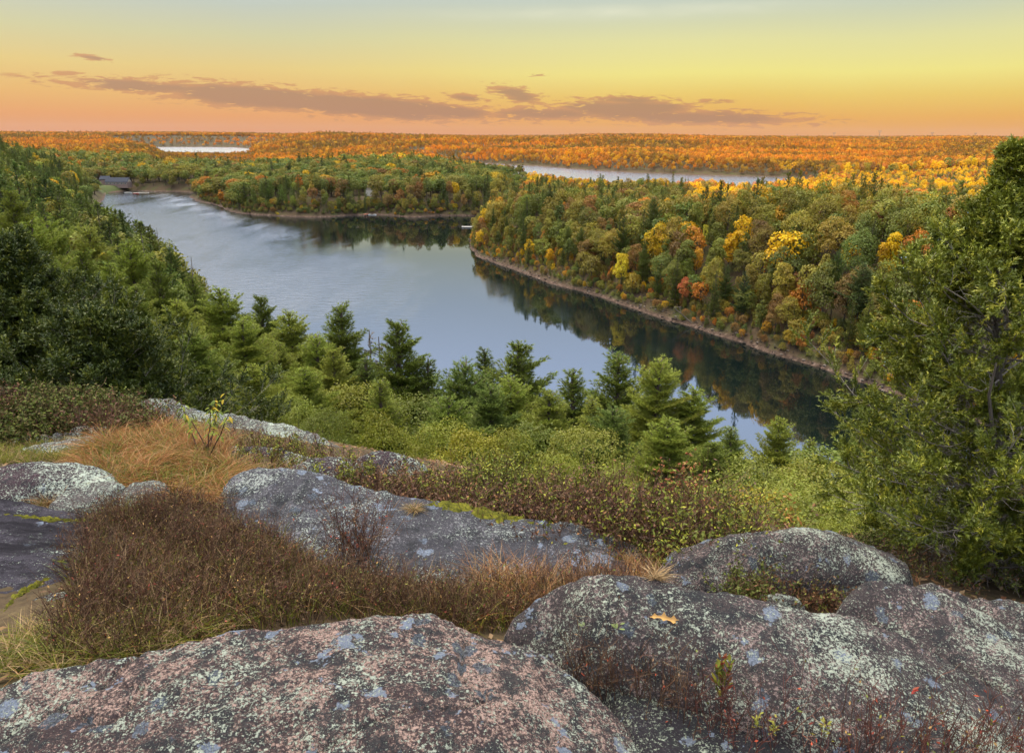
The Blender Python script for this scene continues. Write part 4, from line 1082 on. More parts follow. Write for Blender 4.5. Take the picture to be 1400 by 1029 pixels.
for a in ((357, 406, 52, 'p', 0, G1, 1.0, 'pointed pine at the lake bend above the green bushes'), (395, 428, 47, 'p', 2, G4, 1.1, 'pale green pine with a loose crown right of the lake bend'),
          (464, 419, 50, 'p', 0, G1, 1.05, 'tall dark pine standing left of the two bare trees'), (432, 462, 40, 'p', 2, G2, 1.1, 'broad pine between the tall dark pine and the lake bend'),
          (545, 441, 46, 'p', 0, G1, 1.1, 'tall spire shaped pine right of the two bare trees'), (585, 492, 46, 'p', 1, G3, 1.1, 'dark short pine just right of the spire shaped pine'), (636, 500, 42, 'p', 2, G3, 1.2, 'dark pine left of the twin pointed pines'),
          (662, 478, 50, 'p', 1, G3, 1.1, 'left of the twin pointed pines beside the calm water'), (712, 470, 46, 'p', 0, G1, 1.25, 'right and taller of the twin pointed pines beside the calm water'), (672, 530, 33, 'p', 2, G3, 1.25, 'low dark pine in front of the twin pointed pines'),
          (784, 507, 43, 'p', 1, G1, 1.3, 'slim pine between the twin pines and the pale pines'), (846, 488, 40, 'p', 0, G1, 1.15, 'blue green pine left of the tallest pale pine'), (902, 495, 35, 'p', 2, G4, 1.1, 'tallest pale green pine with open limbs before the dark reflection'),
          (950, 533, 35, 'p', 2, G2, 1.2, 'pine with drooping limbs right of the tallest pale pine'), (1000, 585, 32, 'p', 1, G1, 1.5, 'dark pine at the right end of the near pine row'), (840, 560, 30, 'p', 2, G3, 1.3, 'dark low pine behind the light green saplings'),
          (1067, 574, 58, 'p', 2, G4, .9, 'slender pale pine standing alone before the lake left of the juniper'), (1108, 602, 48, 'p', 1, G2, 1.1, 'small pine half hidden behind the juniper edge'),
          (300, 397, 43, 'p', 2, G2, 1.2, 'wide bright pine right of the dark junipers, highest of its clump'), (240, 412, 38, 'p', 2, G4, 1.2, 'pale feathery pine rising behind the dark junipers'), (330, 440, 33, 'p', 2, G2, 1.25, 'bushy pine in front of the wide bright pine'),
          (262, 455, 28, 'p', 2, G1, 1.3, 'pine with low limbs above the long pale slab'), (372, 452, 58, 'p', 1, G2, 1.1, 'narrow pine in the gap under the lake bend'), (185, 392, 62, 'p', 1, G1, 1.1, 'dark pine top seen over the right dark juniper'),
          (110, 345, 85, 'p', 0, G1, 1.0, 'pine crown seen just above the left dark juniper'), (40, 305, 80, 'p', 2, G2, 1.0, 'big pale pine on the left slope over the dark juniper'), (330, 430, 72, 'p', 0, G3, 1.0, 'dark pine below the lake bend among paler ones'),
          (262, 378, 92, 'p', 1, G1, .9, 'pine at the left shore beside the bare snags'), (150, 362, 62, 'p', 2, G2, 1.0, 'yellowish pine between the dark junipers and the slope'), (500, 490, 38, 'p', 1, G3, 1.3, 'dark pine under the two bare trees'),
          (415, 505, 31, 'p', 2, G2, 1.3, 'bright bushy pine under the tall dark pine'), (455, 478, 38, 'p', 0, G4, 1.2, 'yellowish pine between the tall dark pine and the maple'), (520, 520, 32, 'p', 1, G2, 1.35, 'mid green pine in front of the spire shaped pine'), (612, 545, 30, 'p', 2, G1, 1.3, 'low pine behind the left sassafras bush'),
          (752, 535, 33, 'p', 0, G2, 1.35, 'green pine below the slim pine'), (700, 520, 36, 'p', 2, G2, 1.25, 'bright pine filling the gap between the twin pines'), (810, 545, 32, 'p', 1, G4, 1.3, 'pale pine left of the low dark pine by the saplings'), (915, 575, 27, 'p', 2, G2, 1.35, 'broad pine under the tallest pale pine'),
          (975, 605, 26, 'p', 0, G1, 1.4, 'dark broad pine low at the right end of the near row'), (380, 470, 42, 'p', 0, G2, 1.2, 'green pine below the narrow pine of the lake bend'), (345, 500, 27, 'p', 2, G4, 1.3, 'pale low pine behind the long pale slab'), (200, 460, 30, 'p', 0, G1, 1.2, 'pointed pine at the right flank of the dark junipers'),
          (60, 300, 120, 'p', 2, G2, 1.1, 'large pale pine high on the left slope'), (120, 312, 130, 'p', 0, G4, 1.0, 'pointed light pine in the middle of the left slope'), (175, 335, 120, 'p', 2, G2, 1.0, 'broad light pine low on the left slope'), (15, 262, 150, 'p', 0, G2, 1.0, 'tall pine at the left edge high on the slope'),
          (215, 360, 105, 'p', 0, G1, .9, 'dark pine on the left slope below the bare snags'), (70, 355, 58, 'p', 1, G1, 1.1, 'dark pine close behind the left juniper')):
    near_tree(*a)
for a in ((404, 528, 24, 'b', 0, G2, .62, 'round green bush tree above the long pale slab'), (438, 540, 22, 'b', 1, G1, .5, 'green bush with bronze tips right of the round bush tree'), (470, 500, 34, 'b', 1, Y3, .75, 'yellow green maple left of the spire shaped pine'),
          (505, 505, 40, 'b', 2, G2, .8, 'green maple under the two bare trees'), (420, 448, 62, 'b', 0, (.15, .13, .03), 1.0, 'olive broadleaf tree beside the tall dark pine'), (525, 548, 27, 'b', 2, Y3, .5, 'thin yellowing bush beside the bare brown stems'),
          (600, 556, 21, 'b', 0, Y3, .62, 'left of the bright yellow green sassafras bushes'), (648, 562, 19, 'b', 1, Y1, .6, 'middle and yellowest of the sassafras bushes'), (693, 570, 19, 'b', 2, Y3, .55, 'right of the bright sassafras bushes'), (655, 605, 13, 'b', 0, G4, .40, 'low pale sassafras just behind the maroon thicket'),
          (800, 560, 20, 'b', 1, G4, .7, 'tall light green sapling tree in front of the blue green pine'), (768, 596, 17, 'b', 0, Y3, .5, 'yellow green sapling left of the tall light green one'), (872, 640, 14, 'b', 2, Y1, .36, 'bright yellow green sapling behind the brown shrubs'), (835, 610, 17, 'b', 0, G4, .5, 'light green sapling right of the tall light green one'),
          (1035, 655, 16, 'b', 1, Y2, .8, 'bush turning yellow at the top left of the juniper'), (1075, 640, 19, 'b', 0, G4, .8, 'light green bush behind the yellow topped one'), (1105, 650, 15, 'b', 2, G2, .8, 'green bush against the left edge of the juniper'), (1000, 690, 12, 'b', 0, Y3, .5, 'small yellowish bush right of the red leaved shrub'),
          (1060, 705, 9, 'b', 1, G4, .45, 'bright green small bush above the pale topped boulder'), (560, 520, 33, 'b', 1, G1, .75, 'dark green broadleaf tree below the spire shaped pine'), (735, 560, 24, 'b', 2, G1, .7, 'dark green broadleaf tree right of the sassafras bushes'),
          (1040, 615, 25, 'b', 2, G2, .95, 'rounded green tree in front of the slender pale pine'), (1130, 612, 27, 'b', 1, Y3, .95, 'yellow green tree just left of the juniper skirt'), (1172, 592, 31, 'b', 0, G1, 1.0, 'green tree mostly hidden behind the juniper skirt'), (1190, 655, 17, 'b', 2, G2, .8, 'green bush seen through the lower juniper twigs'),
          (985, 645, 20, 'b', 1, G2, .8, 'green bush under the dark pine ending the near row'), (1150, 690, 10, 'b', 0, Y3, .45, 'small light bush behind the right end of the pale topped boulder'), (1250, 640, 18, 'b', 1, G1, .9, 'green bush behind the juniper trunks'), (1330, 620, 19, 'b', 2, G1, .9, 'right hand green bush behind the juniper trunks'),
          (925, 660, 17, 'b', 0, G4, .6, 'pale green bush behind the salmon leaved shrub')):
    near_tree(*a, group='broadleaf trees below the rock')
def bare(seed, px, py, y, label, r=.10, sp=.25, n1=16, dead_group='dead trees'):
    top = at_dist(px, py, y); g = tz(top[0], y); h = top[2] - g
    o = link('bare_tree', bare_tree(seed, h, r, n1, sp).mesh('bare_tree', M_GREYWOOD), None, (top[0], y, g - .2))
    tag(o, label, 'tree', dead_group)
bare(1, 503, 447, 48, 'left and taller of two leafless trees against the lake', .12, .2, 34); bare(2, 518, 456, 47, 'right and shorter of two leafless trees against the lake', .12, .22, 34)
for k, (px, py, y, lb) in enumerate(((182, 300, 300, 'pale bare snag furthest left at the left shore'), (213, 310, 255, 'tall bare snag above the middle of the left shore'), (192, 318, 230, 'bare snag just inland of the tall snag'), (230, 332, 225, 'thin bare snag leaning near the lake bend'), (262, 350, 200, 'bare snag nearest the lake bend'), (138, 305, 260, 'bare pale trunk amid the left hill pines'))):
    bare(10 + k, px, py, y, lb, .28, .10, 10)

# ------------------------------------------------------------------ junipers
M_JUN = face_colour('juniper_leaf', .12, .03)
M_BERRY = plain('berry', (.30, .42, .50), .6)
def juniper(name, label, base, H, Rf, lean, seed, nb=120, plume=1.0, tones=((.18, .205, .018), (.075, .10, .013), (.28, .28, .03)), dead=1.0, berries=0, stems=2, az_skip=None, nsec=12, npl=6, nbl=9):
    rng = np.random.default_rng(seed)
    root = link(name, None, None, tuple(base)); tag(root, label, 'juniper')
    gt = Geo(); K = 9; t = np.linspace(0, 1, K)
    spines = []
    for s_ in range(stems):
        off = rng.normal(0, .10 * H / 3, 2) if s_ else np.zeros(2)
        top = np.array([lean[0] * H, lean[1] * H, H]) * (1 if s_ == 0 else rng.uniform(.6, .8)) + np.array([*off * 4, 0]) * (s_ > 0)
        pl = np.outer(t, top) + np.array([*off, -.1]) + np.cumsum(rng.normal(0, .012 * H, (K, 3)) * np.array([1, 1, 0]), 0)
        spines.append(pl)
        V, Q = tubes(pl[None], (.0125 * H * (1 - .93 * t) + .002)[None], 7); gt.add(V, Q=Q)
    trunk = link('trunk', gt.mesh('trunk', M_GREYWOOD), root)
    gl, gd, gb = Geo(), Geo(), Geo()
    prim, sec, dead_pl = [], [], []; PB, PD, PT = [], [], []
    for i in range(nb):
        u = ((i + rng.random()) / nb) ** 1.15
        z = (.04 + .94 * u); sp = spines[0] if rng.random() < .72 or z > .6 else spines[rng.integers(len(spines))]
        p = np.array([np.interp(z, t, sp[:, q]) for q in range(3)])
        a = i * 2.399 + rng.normal(0, .4)
        R = Rf(z) * H * (rng.uniform(.42, 1.22) if stems > 1 else rng.uniform(.6, 1.15)) * (1 + .38 * vnoise(np.array([[math.cos(a) * 1.6, math.sin(a) * 1.6, z * 5.0]]), seed)[0])
        e = rng.uniform(.12, .45) + .75 * max(0, z - .55) * 2
        d = np.array([math.cos(a) * math.cos(e), math.sin(a) * math.cos(e), math.sin(e)])
        pl = [p]; q = p.copy(); dd = d.copy()
        for k in range(6):
            q = q + unit(dd) * R / 6; dd = dd + rng.normal(0, .16, 3) + np.array([0, 0, .09]); pl.append(q)
        pl = np.array(pl); prim.append(pl)
        for k in range(nsec):
            sv = rng.uniform(.18, 1); j = sv * 6; j0 = min(5, int(j)); o = pl[j0] + (pl[j0 + 1] - pl[j0]) * (j - j0)
            dirv = unit(unit(pl[j0 + 1] - pl[j0]) + .9 * rnd_unit(rng, 1)[0] + np.array([0, 0, .3]))
            L = (.16 + .30 * (1.1 - sv)) * max(.16 * H / 3, R * .55) * rng.uniform(.7, 1.2)
            sq = [o]; q = o.copy(); dv = dirv.copy()
            for m_ in range(4): q = q + unit(dv) * L / 4; dv = dv + rng.normal(0, .3, 3) + np.array([0, 0, .12]); sq.append(q)
            inner = sv < .42 or (z < .40 and sv < .62 * dead)
            if inner and rng.random() < .85 * dead: dead_pl.append(sq)
            else:
                sec.append(sq)
                sq = np.array(sq)
                for m_ in range(npl):
                    w_ = (m_ + 1) / npl * 4; w0 = min(3, int(w_)); pp = sq[w0] + (sq[w0 + 1] - sq[w0]) * (w_ - w0)
                    PB.append(pp); PD.append(unit(unit(sq[w0 + 1] - sq[w0]) + .55 * rnd_unit(rng, 1)[0])); PT.append(sv)
        for m_ in range(4):
            PB.append(pl[6] + rng.normal(0, .02 * plume, 3)); PD.append(unit(dd)); PT.append(1)
    V, Q = tubes(np.array(prim), .0042 * H / 3 * np.linspace(1.7, .5, 7)[None], 4); gd.add(V, Q=Q)
    V, Q = tubes(np.array(sec), .0020 * H / 3 * np.linspace(1.4, .6, 5)[None], 3); gd.add(V, Q=Q)
    if dead_pl:
        V, Q = tubes(np.array(dead_pl), .0024 * H / 3 * np.linspace(1.4, .5, 5)[None], 3); gd.add(V, Q=Q)
        extra = np.array(dead_pl)[rng.integers(0, len(dead_pl), int(len(dead_pl) * 1.5))]
        o = extra[np.arange(len(extra)), rng.integers(1, 5, len(extra))]; dv = rnd_unit(rng, len(o)) + np.array([0, 0, .15])
        sq = o[:, None] + dv[:, None] * np.linspace(0, .085 * H / 3, 5)[None, :, None] + rng.normal(0, .008, (len(o), 5, 3)) * np.linspace(0, 1, 5)[None, :, None]
        V, Q = tubes(sq, .0014 * H / 3 * np.linspace(1.3, .6, 5)[None], 3); gd.add(V, Q=Q)
    link('branches', gd.mesh('branches', M_TWIGWOOD), root)
    PB, PD = np.array(PB), np.array(PD)
    tn = np.clip(.5 + .35 * vnoise(PB * 5 / H * 3, seed) + rng.normal(0, .2, len(PB)), 0, 1)
    cols = np.array(tones)[1] * (1 - tn[:, None]) + np.array(tones)[0] * tn[:, None]; hi = rng.random(len(PB)) < .18
    cols[hi] = np.array(tones)[2]
    n = nbl; B = np.repeat(PB, n, 0); D0 = np.repeat(PD, n, 0)
    step = np.tile(np.linspace(0, 1, n), len(PB))[:, None]
    B = B + D0 * step * .07 * plume
    D = D0 * .9 + rnd_unit(rng, len(B)) * .85
    V, T = blades(B, D, .024 * plume * rng.uniform(.7, 1.3, len(B)) * (1.15 - .4 * step[:, 0]), .0085 * plume, rng)
    gl.add(V, T=T, a=np.repeat(cols, n, 0) * rng.uniform(.75, 1.25, (len(B), 1)))
    link('foliage', gl.mesh('foliage', M_JUN, attr='tone'), root)
    if berries:
        k = rng.integers(0, len(PB), berries); k = np.repeat(k, 5)
        c = PB[k] + rng.normal(0, .018, (len(k), 3)); r = .0042
        o6 = np.array([[1, 0, 0], [-1, 0, 0], [0, 1, 0], [0, -1, 0], [0, 0, 1], [0, 0, -1]]) * r
        V = (c[:, None] + o6[None]).reshape(-1, 3); f = np.array([[0, 2, 4], [2, 1, 4], [1, 3, 4], [3, 0, 4], [2, 0, 5], [1, 2, 5], [3, 1, 5], [0, 3, 5]])
        gb.add(V, T=(f[None] + (np.arange(len(c)) * 6)[:, None, None]).reshape(-1, 3))
        tag(link('berries', gb.mesh('berries', M_BERRY), root), kind='stuff')
    return root
def prof_right(z): return np.interp(z, [0, .12, .22, .42, .56, .69, .81, .9, .96, 1], [.27, .40, .43, .42, .32, .19, .085, .035, .010, .004])
def prof_left(z): return np.interp(z, [0, .15, .4, .7, 1], [.62, .60, .46, .25, .04])
jb = P(1345, 795, -2.95); jb[2] = tz(jb[0], jb[1])
jt = at_dist(1412, 178, jb[1] + .05)
juniper('juniper', 'sharp tipped green juniper with bare grey lower twigs at the right edge', jb, jt[2] - jb[2], prof_right, ((jt[0] - jb[0]) / (jt[2] - jb[2]), .02), 5, nb=330, plume=1.08, dead=.9, berries=190, stems=3, nsec=16, npl=8, nbl=17)
for k, (px, pt, y, Hx, lb, sd_) in enumerate(((14, 322, 14.5, 0, 'left and taller of the two dark junipers at the left edge', 8), (128, 425, 13.2, 0, 'right and lower of the two dark junipers at the left edge', 9))):
    tp = at_dist(px, pt, y); g = tz(tp[0], y)
    juniper('juniper', lb, (tp[0], y, g - .1), tp[2] - g, (lambda z: prof_left(z) * (1.0 if sd_ == 8 else 1.1)), (0, 0), sd_, nb=300, plume=2.7, tones=((.070, .092, .011), (.026, .042, .008), (.125, .14, .016)), dead=.0, stems=1, nsec=16, npl=8, nbl=14)

# ------------------------------------------------------------------ scrub, grass and small plants on the rock
M_TWIG = face_colour('twig', .05, .008)
rngG = np.random.default_rng(31)
def in_poly(px_poly, n, zr=None):
    """random ground spots inside an outline; each outline corner is taken on the ground sheet"""
    W = []
    for px, py in px_poly:
        d = ray(px, py); t = np.geomspace(1.2, 30, 700); g = Tz(d[0] * t, d[1] * t); bl_ = EYE + d[2] * t < g; i = np.argmax(bl_) if bl_.any() else int(np.argmin(np.abs(t * d[1] - 8.5))); W.append((d[0] * t[i], d[1] * t[i]))
    W = np.array(W); lo, hi = W.min(0), W.max(0); out = np.zeros((0, 2))
    while len(out) < n:
        q = rngG.uniform(lo, hi, (n * 2, 2)); q = q[poly_sd(q[:, 0], q[:, 1], W) < 0]; out = np.concatenate([out, q])
        if len(q) == 0: break
    return out[:n]
def ground_pts(xy_): return np.stack([xy_[:, 0], xy_[:, 1], Tz(xy_[:, 0], xy_[:, 1])], -1)
def ribbons(base, dirs, L, width, bend, rng, K=4):
    """curved grass blades as tapered ribbons"""
    n = len(base); L = (np.zeros(n) + L); s = np.linspace(0, 1, K)
    hv = dirs.copy(); hv[:, 2] = 0; hv = unit(hv + 1e-4)
    up_ = unit(dirs)
    pts = base[:, None] + up_[:, None] * (L[:, None] * s)[..., None] + (hv * (bend * L)[:, None])[:, None] * (s ** 2)[None, :, None] - np.array([0, 0, 1.0]) * (bend * L * .55)[:, None, None] * (s ** 2.5)[None, :, None]
    side = unit(np.cross(up_, rnd_unit(rng, n)))
    wd = (np.zeros(n) + width)[:, None] * np.array([1, .85, .6, .12] if K == 4 else np.linspace(1, .15, K))[None]
    V = np.stack([pts - side[:, None] * wd[..., None] / 2, pts + side[:, None] * wd[..., None] / 2], 2).reshape(-1, 3)
    b = (np.arange(n) * K * 2)[:, None] + np.arange(K - 1)[None] * 2; b = b.ravel()
    return V, np.stack([b, b + 1, b + 3, b + 2], -1), K - 1
def pick(cols, n, rng, p=None, var=.2):
    c = np.array(cols)[rng.choice(len(cols), n, p=p)]
    return c * rng.uniform(1 - var, 1 + var, (n, 1))
def grass_geo(g, base, L, width, cols, rng, p=None, lean=.35, bend=(.15, .6), wind=(0, 0)):
    n = len(base)
    d = np.stack([rng.normal(wind[0], lean, n), rng.normal(wind[1], lean, n), np.ones(n)], -1)
    V, Q, k = ribbons(base, d, L, width, rng.uniform(*bend, n), rng)
    g.add(V, Q=Q, a=np.repeat(pick(cols, n, rng, p), k, 0))
def twig_geo(g, base, L, r, cols, rng, p=None, nside=5, lean=.25, leaf_n=2, leaf_cols=None, leaf_s=.02, leaf_p=None, crook=.1):
    n = len(base); K = 5; s = np.linspace(0, 1, K)
    L = np.zeros(n) + L
    d = unit(np.stack([rng.normal(0, lean, n), rng.normal(0, lean, n), np.ones(n)], -1))
    pl = base[:, None] + d[:, None] * (L[:, None] * s)[..., None] + np.cumsum(rng.normal(0, crook, (n, K, 3)) * np.array([1, 1, .4]), 1) * (L / K)[:, None, None] * (s > 0)[None, :, None]
    V, Q = tubes(pl, r * np.linspace(1, .5, K)[None], 3)
    col = pick(cols, n, rng, p); g.add(V, Q=Q, a=np.repeat(col, (K - 1) * 3, 0))
    w = rng.integers(1, K, (n, nside)); o = pl[np.arange(n)[:, None], w].reshape(-1, 3)
    dv = unit(np.repeat(d, nside, 0) * .8 + .9 * rnd_unit(rng, n * nside)); LL = (np.repeat(L, nside) * rng.uniform(.15, .42, n * nside))
    sp = o[:, None] + dv[:, None] * (LL[:, None] * np.linspace(0, 1, 4))[..., None] + rng.normal(0, .06, (len(o), 4, 3)) * LL[:, None, None] * np.array([0, 1, 1, 1])[None, :, None]
    sp[:, :, 2] += (LL * .12)[:, None] * np.linspace(0, 1, 4)[None] ** 2
    V, Q = tubes(sp, r * .6 * np.linspace(1, .5, 4)[None], 3)
    g.add(V, Q=Q, a=np.repeat(np.repeat(col, nside, 0) * rng.uniform(.8, 1.3, (n * nside, 1)), 9, 0))
    if leaf_n and leaf_cols is not None:
        m = int(n * leaf_n); i = rng.integers(0, len(sp), m); j = rng.integers(1, 4, m)
        pos = sp[i, j] + rng.normal(0, leaf_s * .4, (m, 3))
        V, Q = leaves(pos, rnd_unit(rng, m) + np.array([0, 0, .4]), leaf_s * rng.uniform(.7, 1.4, m), leaf_s * .5, rng)
        g.add(V, Q=Q, a=pick(leaf_cols, m, rng, leaf_p))
MAROON = [(.078, .036, .025), (.10, .054, .032), (.052, .034, .024), (.135, .085, .048)]
TAN = [(.30, .20, .10), (.36, .26, .14), (.24, .16, .08)]
COPPER = [(.25, .105, .036), (.32, .15, .055), (.17, .078, .03), (.42, .26, .12)]
GRN = [(.11, .13, .018), (.16, .165, .022), (.075, .09, .016), (.20, .18, .03)]
LEAFR = [(.30, .06, .03), (.20, .05, .035), (.16, .16, .03), (.28, .17, .06), (.10, .12, .03)]
def clear(p, pad=-.02): return p[~on_rock(p[:, 0], p[:, 1], pad)]
def stuff(name, g, m, label, cat):
    me = g.mesh(name, m, attr='tone'); o = link(name, me); tag(o, label, cat, None, 'stuff'); return o

# brown heath between the rocks: dark twiggy stems with sedge between
FIELD = [(60, 905), (88, 835), (116, 730), (150, 705), (240, 700), (335, 712), (430, 778), (520, 804), (700, 812), (930, 806), (740, 860), (640, 872), (480, 850), (300, 872), (150, 915)]
g = Geo()
b = ground_pts(clear(in_poly(FIELD, 6000)))
twig_geo(g, b, rngG.uniform(.07, .225, len(b)) * (1 + .55 * vnoise(b * 2.3, 4)), .0016, MAROON, rngG, nside=5, lean=.28, leaf_n=1.6, leaf_cols=LEAFR[1:] + MAROON * 2, leaf_s=.015)
stuff('heath', g, M_TWIG, 'dark maroon twiggy heath filling the hollow between the rocks', 'heath')
g = Geo()
b = ground_pts(clear(in_poly(FIELD, 6800)))
k = vnoise(b * 1.7, 9)
grass_geo(g, b, rngG.uniform(.08, .21, len(b)), .0035, GRN + TAN + [(.16, .10, .05)], rngG, p=[.26, .16, .24, .08, .03, .02, .03, .18], lean=.3)
b2 = ground_pts(clear(in_poly([(640, 800), (700, 770), (900, 780), (935, 800), (760, 850), (690, 850)], 3600)))
grass_geo(g, b2, rngG.uniform(.12, .28, len(b2)), .0032, COPPER + TAN[:1], rngG, lean=.35)
b3 = ground_pts(clear(in_poly([(-20, 920), (30, 865), (150, 860), (330, 868), (150, 912), (60, 935)], 2000)))
grass_geo(g, b3, rngG.uniform(.06, .17, len(b3)), .004, GRN + TAN, rngG, lean=.5, bend=(.3, 1.0))
b4 = ground_pts(clear(in_poly(FIELD, 1500))); grass_geo(g, b4, rngG.uniform(.12, .25, len(b4)), .003, TAN + GRN[3:] + COPPER[1:3], rngG, lean=.28)
stuff('sedge', g, M_BLADE, 'olive and tan sedge growing through the brown heath', 'grass')
# the copper coloured grass mound
g = Geo()
MOUND = [(104, 672), (120, 625), (180, 600), (250, 597), (310, 625), (335, 668), (320, 700), (240, 700), (190, 672)]
b = ground_pts(in_poly(MOUND, 8500)); b[:, 2] += .04 + .05 * vnoise(b * 2.5, 3)
clump = unit(np.stack([vnoise(b * 3.1, 61), vnoise(b * 3.1, 62), 0 * b[:, 0]], -1))
n = len(b); d = np.stack([rngG.normal(.12, .30, n), rngG.normal(-.2, .30, n), np.ones(n)], -1) + clump * .70
V, Q, k = ribbons(b, d, rngG.uniform(.10, .25, n) * (1 + .35 * vnoise(b * 4.0, 16)), .004, rngG.uniform(.3, 1.1, n), rngG)
low = (rngG.random(n) + .35 * vnoise(b * 3.0, 15)) < .16
cc = pick(COPPER, n, rngG, [.35, .3, .2, .15]); cc[low] = pick(GRN[:3], low.sum(), rngG)
g.add(V, Q=Q, a=np.repeat(cc, k, 0))
b = ground_pts(in_poly(MOUND, 2500)); grass_geo(g, b, .22, .0045, GRN[:3] + TAN[2:], rngG, lean=.5)
stuff('copper_grass', g, M_BLADE, 'mound of coppery dry grass arching over the pale rocks on the left', 'grass')
g = Geo()
b = ground_pts(clear(in_poly([(-40, 640), (-20, 605), (150, 608), (180, 640), (60, 632)], 3000))); grass_geo(g, b, rngG.uniform(.05, .12, len(b)), .0045, GRN + TAN[:1], rngG, lean=.5)
b = ground_pts(clear(in_poly([(-40, 690), (10, 672), (60, 668), (110, 690), (60, 700)], 900))); grass_geo(g, b, rngG.uniform(.06, .12, len(b)), .004, TAN + COPPER[:2], rngG, lean=.7)
b = ground_pts(clear(in_poly([(180, 615), (290, 590), (330, 612), (300, 640), (430, 655), (330, 660)], 2600))); grass_geo(g, b, rngG.uniform(.08, .24, len(b)), .0045, TAN + GRN[:2] + COPPER[:2], rngG, lean=.4)
stuff('low_grass', g, M_BLADE, 'short yellow green grass on the ledges left of the copper grass', 'grass')

# fallen leaves and dry grass on the bare soil round the rocks
g = Geo(); q = np.stack([rngG.uniform(-5.5, 7.5, 15000), rngG.uniform(1.0, 8.5, 15000)], -1); q = ground_pts(clear(q)); n = len(q)
V, Q = leaves(q + np.stack([0 * q[:, 0], 0 * q[:, 0], rngG.uniform(.004, .02, n)], -1), rnd_unit(rngG, n) * .45 + np.array([0, 0, 1.0]), rngG.uniform(.025, .065, n), rngG.uniform(.014, .03, n), rngG)
g.add(V, Q=Q, a=pick([(.13, .075, .04), (.20, .12, .06), (.08, .05, .032), (.24, .16, .09), (.16, .07, .035)], n, rngG))
q = np.stack([rngG.uniform(-5.5, 7.5, 7000), rngG.uniform(1.0, 8.0, 7000)], -1); q = q[fbm(np.stack([q[:, 0], q[:, 1], 0 * q[:, 0]], -1) * .9, 2, 88) > -.1]; q = ground_pts(clear(q))
grass_geo(g, q, rngG.uniform(.04, .13, len(q)), .0035, TAN + GRN[:2] + COPPER[:2], rngG, lean=.6)
stuff('leaf_litter', g, M_BLADE, 'fallen leaves and dry grass scattered over the soil between the rocks', 'leaf litter')

def thicket(name, label, poly, n, h, cols, leafc, leafn, leafs, nst=9, spread=.16, r=.003, seed=0, lp=None, grassy=0):
    g = Geo(); c = clear(in_poly(poly, n), .02)
    c3 = np.stack([c[:, 0], c[:, 1], 0 * c[:, 0]], -1)
    kind_ = vnoise(c3 * 1.6 + 3.3, 91) + rngG.normal(0, .25, len(c)); hv = 1 + .45 * vnoise(c3 * 1.1, 92)
    for lo_, hi_, sub, lf in ((-9, -.22, leafc[:len(leafc) // 3 + 1], 1.5), (-.22, .22, leafc, .55), (.22, 9, leafc[len(leafc) // 2:], .22)):
        k = (kind_ >= lo_) & (kind_ < hi_)
        if not k.any(): continue
        cc = c[k]; b = np.repeat(cc, nst, 0) + rngG.normal(0, spread, (len(cc) * nst, 2)); b = ground_pts(b)
        hh = np.repeat(rngG.uniform(.6, 1.15, len(cc)) * hv[k], nst) * h * rngG.uniform(.55, 1.15, len(b))
        twig_geo(g, b, hh, r, cols, rngG, nside=9, lean=.3, leaf_n=leafn * lf, leaf_cols=sub, leaf_s=leafs, leaf_p=None)
    if grassy:
        q = ground_pts(clear(in_poly(poly, grassy))); grass_geo(g, q, rngG.uniform(.2, .5, len(q)) * h * 2, .006, TAN + GRN[:2] + MAROON[:2], rngG)
    return stuff(name, g, M_TWIG, label, 'thicket')
MIXL = [(.13, .15, .028), (.22, .22, .03), (.10, .12, .025), (.20, .10, .045), (.15, .08, .05), (.12, .075, .05), (.11, .06, .045)]
thicket('thicket', 'maroon and yellow leaved thicket behind the long whaleback slab', [(480, 668), (560, 668), (660, 692), (780, 718), (930, 752), (1010, 762), (1020, 790), (920, 792), (830, 778), (720, 748), (600, 728), (520, 704)], 290, .38, MAROON, MIXL, 34, .026, nst=8, grassy=1500)
thicket('brush', 'brown and dark green brush under the dark junipers at left', [(-80, 606), (-80, 586), (60, 580), (160, 577), (245, 590), (190, 604), (40, 606)], 200, .27, MAROON, [(.09, .11, .02), (.06, .075, .02), (.10, .085, .03), (.13, .065, .035), (.08, .09, .025), (.11, .055, .04)], 40, .034, nst=8, grassy=900)
thicket('brush', 'low olive and rust shrubs below the long pale slab', [(270, 590), (330, 600), (440, 625), (480, 640), (400, 645), (320, 615)], 34, .15, MAROON, MIXL, 30, .02, nst=8, grassy=500)
thicket('brush', 'small dark green sprigs round the lichened stone below the pale topped boulder', [(995, 826), (1180, 826), (1190, 846), (1000, 846)], 40, .15, MAROON, [(.07, .09, .02), (.10, .11, .025), (.12, .06, .03)], 26, .02, nst=6, spread=.05, r=.0018)
thicket('brush', 'brown and green growth round the foot of the right juniper', [(1140, 752), (1190, 742), (1300, 748), (1420, 790), (1450, 830), (1330, 806), (1240, 792)], 110, .16, [(.16, .13, .11), (.1, .07, .05)], [(.08, .10, .02), (.11, .11, .03), (.16, .08, .04)], 26, .022, nst=6, spread=.08, r=.002)
#---PART6---
def surf(px, py, lo=1.0, hi=16.0):
    """first point of rock or ground that a pixel's ray meets"""
    dg = bpy.context.evaluated_depsgraph_get()
    d = Vector(ray(px, py)).normalized(); o = Vector((0, 0, EYE))
    best = None
    for ob in COL.objects:
        if ob.type != 'MESH' or not (ob.name.startswith(('boulder', 'rock')) or ob.name == 'ground'): continue
        mi = ob.matrix_world.inverted() if ob.name == 'ground' else Matrix.Translation(-ob.location)
        ok, loc, nrm, _ = ob.ray_cast(mi @ o, d, depsgraph=dg)
        if ok:
            wl = loc + ob.location
            if best is None or (wl - o).length < best[0]: best = ((wl - o).length, np.array(wl), np.array(nrm))
    return best[1], best[2]
bpy.context.view_layer.update()

